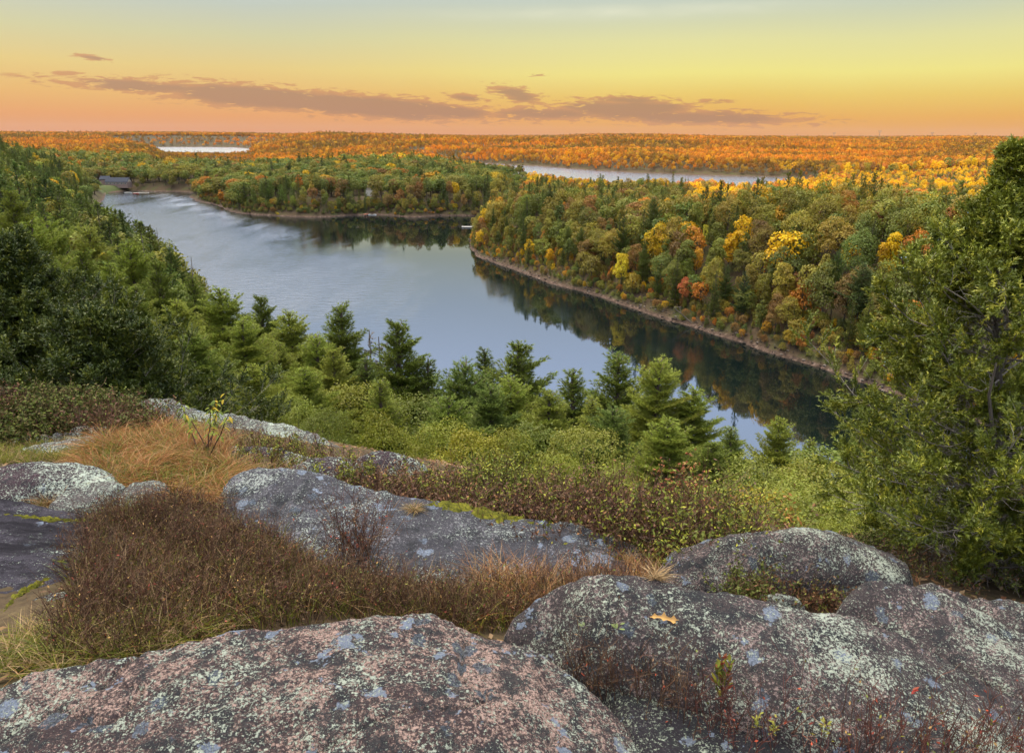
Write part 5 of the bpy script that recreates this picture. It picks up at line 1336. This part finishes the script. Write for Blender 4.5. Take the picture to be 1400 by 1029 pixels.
# the bare round shrub in front of the whaleback
g = Geo(); c = surf(490, 762)[0]
b = np.zeros((60, 3)) + c + np.concatenate([rngG.normal(0, .06, (60, 2)), np.zeros((60, 1)) - .02], 1)
twig_geo(g, b, rngG.uniform(.22, .42, 60), .0022, MAROON, rngG, nside=9, lean=.42, leaf_n=5, leaf_cols=LEAFR[:2] + MAROON, leaf_s=.016)
o = g.mesh('bare_shrub', M_TWIG, attr='tone'); tag(link('bare_shrub', o), 'round leafless maroon shrub growing against the whaleback slab', 'shrub')
# reddish twigs at the lower right, growing out of the gap in front of the blocky boulder
g = Geo()
def twig_row(pxs, n, L, cols, lf, leafc, sp=.05, r=.0016, ns=5):
    for px, py in pxs:
        c = surf(px, py)[0]; b = c + np.concatenate([rngG.normal(0, sp, (n, 2)), np.zeros((n, 1)) - .02], 1)
        twig_geo(g, b, rngG.uniform(.5, 1.15, n) * L, r, cols, rngG, nside=ns, lean=.20, leaf_n=lf, leaf_cols=leafc, leaf_s=.013)
RED = [(.11, .04, .03), (.08, .036, .03), (.14, .065, .045), (.07, .045, .036)]
twig_row([(960, 985), (1000, 1005), (1040, 1018), (1080, 1022), (1120, 1025), (1160, 1026), (1200, 1027), (1250, 1028), (1300, 1028), (1350, 1028), (1390, 1028)], 10, .23, RED, 1.0, LEAFR)
twig_row([(1180, 1028), (1240, 1028), (1300, 1028), (1340, 1028), (1380, 1028)], 14, .15, RED, 1.2, LEAFR)
twig_row([(790, 925), (830, 938), (880, 948), (930, 965)], 24, .19, MAROON, 1.6, MAROON + LEAFR[:1])
stuff('twig_thicket', g, M_TWIG, 'fine reddish twigs rising out of the gap before the blocky boulder', 'twigs')

def sprig(name, label, px, py, h, nleaf, ll, lw, cols, seed, cat='plant', stems=2, lean=.1, droop=0, low=.2):
    rng = np.random.default_rng(seed); c = surf(px, py)[0]
    root = link(name, None, None, tuple(c)); tag(root, label, cat)
    s = np.linspace(0, 1, 6); pls = []
    for k in range(stems):
        d = np.array([rng.normal(0, lean), rng.normal(0, lean), 1]) * h * (1 if k == 0 else rng.uniform(.55, .9))
        pl = s[:, None] * d + np.cumsum(rng.normal(0, .02 * h, (6, 3)), 0) * (s > 0)[:, None]; pls.append(pl)
    V, Q = tubes(np.array(pls), max(.0012, h * .008) * np.linspace(1, .5, 6)[None], 5); gs = Geo(); gs.add(V, Q=Q, a=np.array([.09, .05, .04]))
    link('stem', gs.mesh('stem', M_TWIG, attr='tone'), root)
    gl = Geo()
    for k in range(nleaf):
        pl = pls[rng.integers(stems)]; t = rng.uniform(low, 1) * 5; i = min(4, int(t)); p = pl[i] + (pl[i + 1] - pl[i]) * (t - i)
        a = rng.random() * 6.28; out = np.array([math.cos(a), math.sin(a), rng.uniform(-.1, .6) - droop]); out = unit(out)
        sd_ = unit(np.cross(out, [0, 0, 1])); up_ = np.cross(sd_, out)
        L = ll * rng.uniform(.7, 1.25); Wd = lw * rng.uniform(.8, 1.2)
        st = L * .22
        prof_ = [(0, 0), (.25, .7), (.55, 1), (.8, .65), (1, 0)]
        ctr = [p + out * (st + L * u) - np.array([0, 0, 1]) * (.25 + droop) * L * u * u for u, _ in prof_]
        vs = []
        for (u, w_), q in zip(prof_, ctr):
            vs += [q - sd_ * Wd / 2 * w_ + up_ * .12 * Wd * w_, q, q + sd_ * Wd / 2 * w_ + up_ * .12 * Wd * w_]
        f = []
        for m_ in range(4):
            q = m_ * 3; f += [[q, q + 1, q + 4, q + 3], [q + 1, q + 2, q + 5, q + 4]]
        gl.add(vs, Q=np.array(f), a=pick(cols, 1, rng)[0] if len(f) != 1 else None)
    link('leaves', gl.mesh('leaves', M_BLADE, True, attr='tone'), root)
    return root
sprig('sapling', 'thin sapling with drooping yellow and green leaves behind the copper grass', 282, 630, .74, 150, .046, .02, [(.17, .20, .028), (.13, .17, .026), (.38, .28, .03), (.10, .14, .026), (.15, .18, .026)], 3, 'sapling', 6, .38, .35, .42)
sprig('leafy_sprig', 'red and green leaved sprig in front of the blocky boulder', 985, 966, .20, 95, .022, .011, [(.10, .12, .018), (.15, .16, .02), (.17, .035, .02), (.20, .18, .022), (.08, .10, .018), (.13, .05, .025)], 4, 'plant', 4, .10, -.55, .25)
sprig('leafy_sprig', 'thin stem topped by one grey green leaf pair, left before the blocky boulder', 800, 905, .16, 5, .02, .010, [(.14, .17, .08)], 5, 'plant', 1, .06, -.3, .85)
sprig('leafy_sprig', 'thin stem topped by green leaves, right of the grey green leaf pair', 842, 905, .13, 7, .022, .011, [(.15, .19, .07)], 6, 'plant', 1, .06, -.3, .8)
for k, (px, py, lb) in enumerate(((1035, 1012, 'leftmost yellow green sprout in the red twigs at the bottom'), (1058, 1018, 'middle yellow green sprout in the red twigs at the bottom'), (1128, 1020, 'rightmost yellow green sprout in the red twigs at the bottom'))):
    sprig('sprout', lb, px, py, .10, 16, .018, .007, [(.17, .18, .03), (.22, .21, .04)], 20 + k, 'plant', 1, .08, -.2, .35)
sprig('leafy_sprig', 'sprig with one upright dark red leaf above the red twigs', 1225, 1000, .17, 4, .022, .010, [(.28, .04, .03), (.2, .05, .03)], 27, 'plant', 1, .05, -.5, .9)
# red leaved shrub beyond the thicket, fern at the far left, single small tufts
def leafy_shrub(label, px, py, y, cols, seed, wd=.3):
    rng = np.random.default_rng(seed); top = at_dist(px, py, y); z0 = tz(top[0], y); h = top[2] - z0; g = Geo()
    b = np.array([top[0], y, z0]) + np.concatenate([rng.normal(0, .10, (14, 2)), np.zeros((14, 1))], 1)
    twig_geo(g, b, h * rng.uniform(.6, 1.05, 14), .006, MAROON, rng, nside=9, lean=wd, leaf_n=70, leaf_cols=cols, leaf_s=.06)
    tag(link('leafy_shrub', g.mesh('leafy_shrub', M_BLADE, attr='tone')), label, 'shrub')
leafy_shrub('shrub with salmon red leaves rising behind the brown thicket', 940, 652, 9.5, [(.34, .12, .06), (.26, .08, .045), (.30, .18, .06), (.14, .15, .03)], 41)
leafy_shrub('shrub with orange tinted leaves above the pale topped boulder', 1070, 702, 8.5, [(.36, .17, .05), (.20, .20, .03), (.15, .17, .03)], 42)
leafy_shrub('spray of dull red foliage in the thicket above the moss strip', 880, 690, 7.2, [(.22, .08, .05), (.15, .07, .045), (.12, .12, .03)], 43)
def tuft(label, px, py, n, L, cols, seed, lean=.5):
    rng = np.random.default_rng(seed); c = surf(px, py)[0]; g = Geo()
    b = c + np.concatenate([rng.normal(0, L * .12, (n, 2)), np.zeros((n, 1)) - .01], 1)
    grass_geo(g, b, rng.uniform(.6, 1.1, n) * L, .004, cols, rng, lean=lean, bend=(.2, .8))
    tag(link('grass_tuft', g.mesh('grass_tuft', M_BLADE, attr='tone')), label, 'grass tuft')
tuft('small round tan grass tuft on the dark slab at left', 64, 690, 190, .14, TAN + [(.13, .12, .03)], 51)
tuft('little tan tuft at the left end of the moss strip', 566, 697, 150, .085, TAN + [(.16, .14, .04)], 52, .8)
tuft('bright green grass tuft beside the foot of the nearest boulder', 62, 898, 90, .16, GRN[:2] + [(.16, .22, .05)], 53, .7)
tuft('second bright green tuft right of the first at the boulder foot', 108, 892, 80, .13, GRN[:2] + [(.14, .20, .05)], 54, .7)
tuft('tan seeding grass behind the moss on the lower whaleback', 862, 768, 110, .085, TAN + COPPER[:1], 55, .5)
tuft('pale dry tuft at the lower end of the whaleback', 895, 790, 90, .085, TAN, 56, .5)

# moss strip along the crest of the whaleback and in the cracks
M_MOSS, t_, out_ = mat('moss')
co_ = t_.new('ShaderNodeTexCoord').outputs['Object']
principled(t_, out_, t_.ramp(t_.noise(co_, 30, 5, .7), [(.35, (.03, .036, .01)), (.52, (.10, .10, .014)), (.70, (.20, .19, .025))]), .95, .05, bump(t_, t_.noise(co_, 60, 4, .7), 1.0, .02))
def moss(label, line, wd, seed):
    P3 = np.array([surf(*a)[0] for a in line]); n = len(P3); V = []; K = 40
    tt_ = np.linspace(0, n - 1, K); ctr = np.stack([np.interp(tt_, np.arange(n), P3[:, q]) for q in range(3)], -1)
    tan_ = unit(np.gradient(ctr, axis=0)); sd_ = unit(np.cross(tan_, [0, 0, 1.0]))
    M_ = 9
    for i in range(K):
        taper = math.sin(math.pi * (i + .6) / (K + .2)) ** .5 * (1 + .5 * float(vnoise(np.array([[i * .45, seed, 0]]), seed)[0]))
        for j in range(M_):
            o_ = (j / (M_ - 1) - .5); V.append(ctr[i] + sd_[i] * o_ * wd * taper + np.array([0, 0, (.25 - o_ * o_) * .05 * taper - .004 + .012 * (vnoise(np.array([[i * .8, j * .8, seed * 3.]]), 2)[0])]))
    V = np.array(V); V[:, 2] += .005 * vnoise(V * 40, seed)
    i = np.arange(K * M_).reshape(K, M_); q = np.stack([i[:-1, :-1], i[1:, :-1], i[1:, 1:], i[:-1, 1:]], -1).reshape(-1, 4)
    tag(link('moss', mesh('moss', V, q, M_MOSS, True)), label, 'moss', None, 'stuff')
moss('yellow green moss strip along the crest of the whaleback', [(575, 688), (610, 691), (650, 700), (700, 710), (730, 716)], .16, 1)
moss('patch of moss near the lower end of the whaleback', [(835, 760), (850, 764), (875, 768)], .09, 2)
moss('moss line in the crack of the dark slab', [(5, 703), (40, 707), (75, 710), (110, 712)], .05, 3)
moss('moss filled crack beside the low flecked rock', [(2, 838), (22, 815), (45, 800), (70, 790)], .05, 4)

# the fallen oak leaf
c, nrm = surf(909, 847)
leafp = [(0, 0), (.12, .05), (.2, .2), (.28, .08), (.4, .1), (.48, .33), (.56, .12), (.68, .12), (.76, .3), (.84, .12), (.94, .1), (1, 0)]
L = .115; g = Geo(); ax = unit(np.array([.97, -.25, .02])); ax = unit(ax - nrm * (ax @ nrm)); bx = np.cross(nrm, ax); vs = []
for u_2, w_2 in leafp:
    for sgn in (-1, -.5, 0, .5, 1): vs.append(c + nrm * (.006 + .012 * abs(sgn) * w_2 * 3 + .01 * math.sin(u_2 * 5)) + ax * (u_2 - .5) * L + bx * sgn * w_2 * L * .46)
i = np.arange(len(vs)).reshape(-1, 5); q = np.stack([i[:-1, :-1], i[1:, :-1], i[1:, 1:], i[:-1, 1:]], -1).reshape(-1, 4)
st, sq = tubes(np.array([[c + nrm * .006 - ax * L * .5, c + nrm * .012 - ax * L * .62, c + nrm * .014 - ax * L * .72]]), .001, 4)
g.add(vs, Q=q, a=np.array([.44, .26, .09])); g.add(st, Q=sq, a=np.array([.3, .16, .06]))
tag(link('fallen_leaf', g.mesh('fallen_leaf', M_BLADE, True, attr='tone')), 'curled tan oak leaf lying on the blocky grey boulder', 'leaf')

# ------------------------------------------------------------------ houses, docks, boats, pylons far away
M_HOUSE = plain('house_brick', (.20, .14, .12)); M_WALL = plain('clapboard', (.42, .36, .30)); M_ROOFB = plain('slate_roof', (.035, .04, .055), .9, .2, 3, .1); M_GLASS = plain('window_glass', (.03, .04, .05), .1, .1, 8, .6)
M_TRIM = plain('trim', (.6, .58, .54)); M_WOOD = plain('dock_wood', (.40, .37, .33)); M_REDW = plain('red_wood', (.32, .10, .06)); M_BOATW = plain('boat_white', (.75, .75, .74), .4); M_BOATR = plain('boat_red', (.45, .06, .05), .4)
M_STEEL = plain('steel', (.16, .15, .15), .5); M_LAWN = plain('lawn', (.06, .075, .028), .95, .3, 1.0, .1)
def bx(g, c, s, rz=0):
    c = np.array(c, float); s = np.array(s, float) / 2
    v = np.array([[i, j, k] for k in (-1, 1) for j in (-1, 1) for i in (-1, 1)]) * s
    g.add(v + c, Q=np.array([[0, 2, 3, 1], [4, 5, 7, 6], [0, 1, 5, 4], [2, 6, 7, 3], [0, 4, 6, 2], [1, 3, 7, 5]]))
def part(name, m, parent, boxes):
    g = Geo()
    for c, s in boxes: bx(g, c, s)
    return link(name, g.mesh(name, m), parent)
def gable(name, m, parent, w_, d_, z0, h, ov=.5, c=(0, 0)):
    x, y = w_ / 2 + ov, d_ / 2 + ov; th = .3
    v = []
    for o_ in (0, th):
        v += [(-x, -y, z0 + o_ - .2), (x, -y, z0 + o_ - .2), (x, 0, z0 + h + o_), (-x, 0, z0 + h + o_), (-x, y, z0 + o_ - .2), (x, y, z0 + o_ - .2)]
    v = np.array(v) + np.array([c[0], c[1], 0])
    f = [[6, 7, 8, 9], [9, 8, 11, 10], [0, 3, 2, 1], [3, 4, 5, 2], [0, 1, 7, 6], [5, 4, 10, 11], [0, 6, 9, 3], [3, 9, 10, 4], [1, 2, 8, 7], [2, 5, 11, 8]]
    g = Geo(); g.add(v, Q=np.array(f)); r = link(name, g.mesh(name, m), parent)
    g = Geo(); xx, yy = w_ / 2 - .05, d_ / 2
    for sx_ in (-1, 1):
        g.add(np.array([(sx_ * xx, -yy, z0 - .25), (sx_ * xx, yy, z0 - .25), (sx_ * xx, 0, z0 + h - .15)]) + np.array([c[0], c[1], 0]), T=np.array([[0, 1, 2]]))
    link('gable', g.mesh('gable', M_WALL), parent)
    return r
def house(name, label, loc, rz, w_, d_, hh, rh, wall, roof, nwin, wings=(), cat='house'):
    o = link(name, None, None, loc); o.rotation_euler = (0, 0, rz); tag(o, label, cat)
    part('wall', wall, o, [((0, 0, hh / 2 - 1.5), (w_, d_, hh + 3))])
    r = gable('roof', roof, o, w_, d_, hh, rh)
    part('chimney', M_WALL, r, [((w_ * .28, 1, hh + rh * .8), (1.0, 1.0, 2.2))])
    for k in range(nwin):
        x = (k + .5) / nwin * w_ - w_ / 2
        wn = part('window', M_TRIM, o, [((x, -d_ / 2 - .04, hh * .55), (w_ / nwin * .62, .1, hh * .5))])
        part('pane', M_GLASS, wn, [((x, -d_ / 2 - .10, hh * .55), (w_ / nwin * .5, .06, hh * .4))])
    for wx, wy, ww, wd2, wh, wr in wings:
        part('wing', wall, o, [((wx, wy, wh / 2 - 1.5), (ww, wd2, wh + 3))]); gable('roof', roof, o, ww, wd2, wh, wr, .5, (wx, wy))
    return o
hx, hy = xy(150, 868), 868.0; hz = tz(hx, hy)
house('house', 'long dark roofed lake house above its lawn on the far left shore', (hx, hy, hz + .8), .0, 24, 11, 3.4, 4.2, M_HOUSE, M_ROOFB, 6, ((-16, 5, 10, 9, 5.5, 3.4),))
lx, ly = np.meshgrid(np.linspace(hx - 26, hx + 24, 40), np.linspace(812, 864, 40)); lz = Tz(lx.ravel(), ly.ravel()) + .12
i = np.arange(1600).reshape(40, 40); q = np.stack([i[:-1, :-1], i[:-1, 1:], i[1:, 1:], i[1:, :-1]], -1).reshape(-1, 4)
tag(link('lawn', mesh('lawn', np.stack([lx.ravel(), ly.ravel(), lz], -1), q, M_LAWN, True)), kind='structure')
cx, cyy = xy(499, 676), 676.0
ch = house('cottage', 'pale gabled cottage in the trees on the far peninsula', (cx, cyy, max(4.5, tz(cx, cyy))), math.pi / 2 + .15, 8, 7, 4.6, 3.6, M_TRIM, M_ROOFB, 3)
part('deck', M_WOOD, ch, [((0, -5.2, .2), (9, 3.4, .25)), ((-4.2, -6.6, .7), (.15, .15, 1.2)), ((4.2, -6.6, .7), (.15, .15, 1.2)), ((0, -6.6, 1.2), (8.6, .1, .1))])
def dock(label, c, ln, wd, rz, m=None, z=.55):
    o = link('dock', None, None, (c[0], c[1], 0)); o.rotation_euler = (0, 0, rz); tag(o, label, 'dock', 'docks')
    part('deck', m or M_WOOD, o, [((k * wd * 1.02 - ln / 2 + wd / 2, 0, z), (wd, wd, .25)) for k in range(int(ln / wd))])
    for sx_ in (-1, 1):
        for sy_ in (-1, 1): part('post', M_WOOD, o, [((sx_ * ln * .4, sy_ * wd * .42, z - .2), (.25, .25, 1.8))])
    return o
def boat(label, c, ln, rz, m):
    o = link('boat', None, None, (c[0], c[1], 0)); o.rotation_euler = (0, 0, rz); tag(o, label, 'boat', 'boats moored by the shore')
    g = Geo(); s = np.linspace(-.5, .5, 11); V = []
    for u in s:
        wd = ln * .17 * (1 - max(0, u * 2) ** 2.2); V += [(u * ln, -wd, .62 + .2 * max(0, u)), (u * ln, -wd * .6, .0), (u * ln, 0, -.15), (u * ln, wd * .6, .0), (u * ln, wd, .62 + .2 * max(0, u)), (u * ln, wd * .75, .35), (u * ln, -wd * .75, .35)]
    i = np.arange(77).reshape(11, 7); q = np.stack([i[:-1], np.roll(i[:-1], -1, 1), np.roll(i[1:], -1, 1), i[1:]], -1).reshape(-1, 4)
    g.add(V, Q=q); g.add(np.array(V)[:7], T=np.array([[0, 1, 6], [1, 2, 6], [2, 5, 6], [2, 3, 5], [3, 4, 5]])); link('hull', g.mesh('hull', m), o)
    part('seat', M_TRIM, o, [((-.15 * ln, 0, .5), (.3, ln * .22, .08)), ((.12 * ln, 0, .5), (.3, ln * .22, .08))]); part('outboard_motor', M_STEEL, o, [((-.52 * ln, 0, .8), (.4, .4, .7)), ((-.55 * ln, 0, .2), (.15, .15, .9))])
p = Pz(640, 310, .5); dock('white floating dock at the tip of the wooded point', p, 9, 2.2, .1, M_TRIM)
p = Pz(501, 293.5, .5); dock('red brown dock below the pale cottage', p, 9, 2.4, 1.45, M_REDW, 1.0)
p = Pz(509, 294.2, 0); boat('white boat moored at the red brown dock', p, 6.5, .3, M_BOATW)
p = Pz(193, 264, .5); dock('grey dock below the lake house lawn', p, 18, 2.4, .05)
p = Pz(186, 265, 0); boat('red boat tied to the grey dock below the lake house', p, 6, .1, M_BOATR)
p = Pz(175, 263.8, 0); boat('white boat left of the red one below the lake house', p, 7, .2, M_BOATW)
p = Pz(590, 295, 0); boat('left of two pale boats pulled up on the far shore', p, 5.5, .4, M_BOATW); p = Pz(600, 294.7, 0); boat('right of two pale boats pulled up on the far shore', p, 5.5, -.3, M_BOATW)
def pylon(label, px, y, ztop):
    x = xy(px, y); z0 = tz(x, y); H = ztop - z0
    o = link('power_pylon', None, None, (x, y, z0)); o.rotation_euler = (0, 0, .5); tag(o, label, 'pylon', 'power pylons on the horizon')
    g = Geo(); w0 = 5.0; pls = []
    for sx_ in (-1, 1):
        for sy_ in (-1, 1): pls.append([(sx_ * w0, sy_ * w0, -2), (sx_ * 1.6, sy_ * 1.6, H * .62), (sx_ * 3.4, sy_ * 1.6, H * .82), (sx_ * 5.5, sy_ * 1.2, H)])
    V, Q = tubes(np.array(pls), .55, 4); g.add(V, Q=Q)
    br = []
    for k in range(6):
        a, b_ = k / 6 * .62, (k + 1) / 6 * .62; wa, wb = w0 + (1.6 - w0) * a / .62, w0 + (1.6 - w0) * b_ / .62
        for sy_ in (-1, 1):
            br += [[(-wa, sy_ * wa, a * H), (wb, sy_ * wb, b_ * H)], [(wa, sy_ * wa, a * H), (-wb, sy_ * wb, b_ * H)]]
    V, Q = tubes(np.array(br, float), .3, 4); g.add(V, Q=Q); link('lattice_mast', g.mesh('lattice_mast', M_STEEL), o)
    V, Q = tubes(np.array([[(-13, 0, H), (13, 0, H)], [(-9, 0, H * .82), (9, 0, H * .82)], [(-13, 0, H), (-9, 0, H * .82)], [(13, 0, H), (9, 0, H * .82)]], float), .55, 4)
    g = Geo(); g.add(V, Q=Q); link('cross_arm', g.mesh('cross_arm', M_STEEL), o)
for px, py, y, lb in ((1088, 183.5, 6200, 'leftmost of the power pylons on the horizon'), (1138, 181.5, 5200, 'second power pylon from the left on the horizon'), (1200, 178.5, 4300, 'tallest power pylon on the horizon, third from left'), (1272, 181, 4600, 'fourth power pylon from the left on the horizon'), (1331, 182, 4800, 'rightmost of the power pylons on the horizon')):
    pylon(lb, px, y, at_dist(px, py, y)[2])
# fallen and leaning pale trunks on the bank across the lake
for k, (px, py, dx, dz, lb) in enumerate(((905, 428, 7, 3.5, 'pale fallen trunk sloping to the water below the yellow maple'), (945, 441, -6, 5, 'pale leaning dead trunk on the far bank'), (1085, 440, 2, 12, 'tall bare pole trunk left of the big pine across the lake'), (1005, 405, 3, 9, 'white bare trunk halfway up the slope across the lake'))):
    b0 = hit(px, py); rng = np.random.default_rng(k); s = np.linspace(0, 1, 6)
    pl = b0 + s[:, None] * np.array([dx, 1.5, dz]) + rng.normal(0, .12, (6, 3)); V, Q = tubes(pl[None], .26 * np.linspace(1, .4, 6)[None], 6); g = Geo(); g.add(V, Q=Q)
    br = np.array([[pl[j], pl[j] + rng.normal(0, 1.0, 3) + np.array([0, 0, .8])] for j in (2, 3, 4, 4, 5)]); V, Q = tubes(br, .09, 3); g.add(V, Q=Q)
    tag(link('dead_trunk', g.mesh('dead_trunk', M_GREYWOOD)), lb, 'dead trunk', 'dead trunks on the far bank')
# stones strewn along the bank across the lake
def shore_stones():
    rng = np.random.default_rng(77); L = LAKE; g = Geo()
    seg = L[1:13]; pts = []
    for a, b in zip(seg[:-1], seg[1:]):
        n = int(np.linalg.norm(b - a) * 3.2); u = rng.random((n, 1)); pts.append(a + (b - a) * u + rng.normal(0, 2.2, (n, 2)))
    p = np.concatenate(pts); z = Tz(p[:, 0], p[:, 1]); k = (z > -.25) & (z < 2.4); p, z = p[k], z[k]; n = len(p)
    o8 = unit(np.array([[1, 0, 0], [-1, 0, 0], [0, 1, 0], [0, -1, 0], [0, 0, 1], [0, 0, -1], [.7, .7, .5], [-.7, .7, .5], [.7, -.7, .5], [-.7, -.7, .5]], float))
    f = np.array([[0, 6, 8], [6, 2, 7], [7, 1, 9], [9, 3, 8], [6, 7, 4], [7, 9, 4], [9, 8, 4], [8, 6, 4], [0, 2, 6], [2, 1, 7], [1, 3, 9], [3, 0, 8], [2, 0, 5], [1, 2, 5], [3, 1, 5], [0, 3, 5]])
    r = rng.uniform(.15, .62, n) * rng.uniform(.5, 1.2, n)
    V = np.stack([p[:, 0], p[:, 1], z + r * .15], -1)[:, None] + o8[None] * r[:, None, None] * rng.uniform(.6, 1.3, (n, 10, 1)) * np.array([1.2, 1, .75])
    g.add(V.reshape(-1, 3), T=(f[None] + (np.arange(n) * 10)[:, None, None]).reshape(-1, 3), a=np.repeat(pick([(.07, .052, .042), (.13, .11, .095), (.04, .03, .025), (.09, .062, .05)], n, rng), 16, 0))
    stuff('shore_stones', g, M_STONE, 'stones strewn along the bank across the lake', 'stones')
M_STONE, t_, out_ = mat('stone'); principled(t_, out_, attr(t_, 'tone'), .9, .2)
shore_stones()
# single trees one notices across the lake
for px, py, h, nm, me, tint, lb, sw in ((848, 402, 17, 'broadleaf_tree', MID_B[1], (.52, .40, .02), 'bright yellow maple at the water edge across the lake', .85), (962, 352, 13, 'broadleaf_tree', MID_B[1], (.46, .42, .04), 'slim bright yellow tree halfway up the slope across the lake', .55),
        (935, 425, 12, 'broadleaf_tree', MID_B[0], (.45, .13, .04), 'orange red maple low on the slope right of the bright yellow maple', .75), (812, 362, 12, 'broadleaf_tree', MID_B[3], (.44, .14, .05), 'salmon red maple left of the bright yellow maple', .8), (745, 345, 12, 'broadleaf_tree', MID_B[3], (.42, .19, .04), 'orange maple between the point and the salmon red maple', .8),
        (1168, 462, 21, 'pine_tree', MID_P[2], (.085, .11, .034), 'big pale pine near the water across the lake left of the juniper', 1.25), (1012, 445, 17, 'pine_tree', MID_P[0], (.06, .09, .03), 'tall pine standing at the water right of the dead trunks', .9), (1080, 478, 8, 'broadleaf_tree', MID_B[4], (.42, .30, .03), 'low yellow bush at the far bank below the pole trunk', .7),
        (1095, 482, 7, 'broadleaf_tree', MID_B[4], (.42, .17, .03), 'low orange bush at the far bank below the pole trunk', .65), (1295, 312, 14, 'broadleaf_tree', MID_B[2], (.48, .31, .02), 'round yellow tree on the plateau left of the juniper top', 1.0)):
    b0 = hit(px, py); H_ = {id(m): k['H'] for m, k in list(zip(MID_B, BR)) + list(zip(MID_P, PN))}[id(me)]
    tree(nm, me, b0 - np.array([0, 0, .2]), h / H_ * sw, h / H_, 1.0, tint, lb, 'tree')
# ------------------------------------------------------------------ the evening air
M_AIR, t_, out_ = mat('air')
pv = t_.new('ShaderNodeVolumePrincipled'); pv.inputs['Color'].default_value = (.80, .82, .90, 1); pv.inputs['Density'].default_value = 5.0e-6
t_.l.new(pv.outputs[0], out_.inputs['Volume'])
v = np.array([[i, j, k] for k in (-6, 190) for j in (-14500, 14500) for i in (-14500, 14500)], float)
hz_ = link('haze', mesh('haze', v, np.array([[0, 2, 3, 1], [4, 5, 7, 6], [0, 1, 5, 4], [2, 6, 7, 3], [0, 4, 6, 2], [1, 3, 7, 5]]), M_AIR)); tag(hz_, kind='stuff')
#---END---
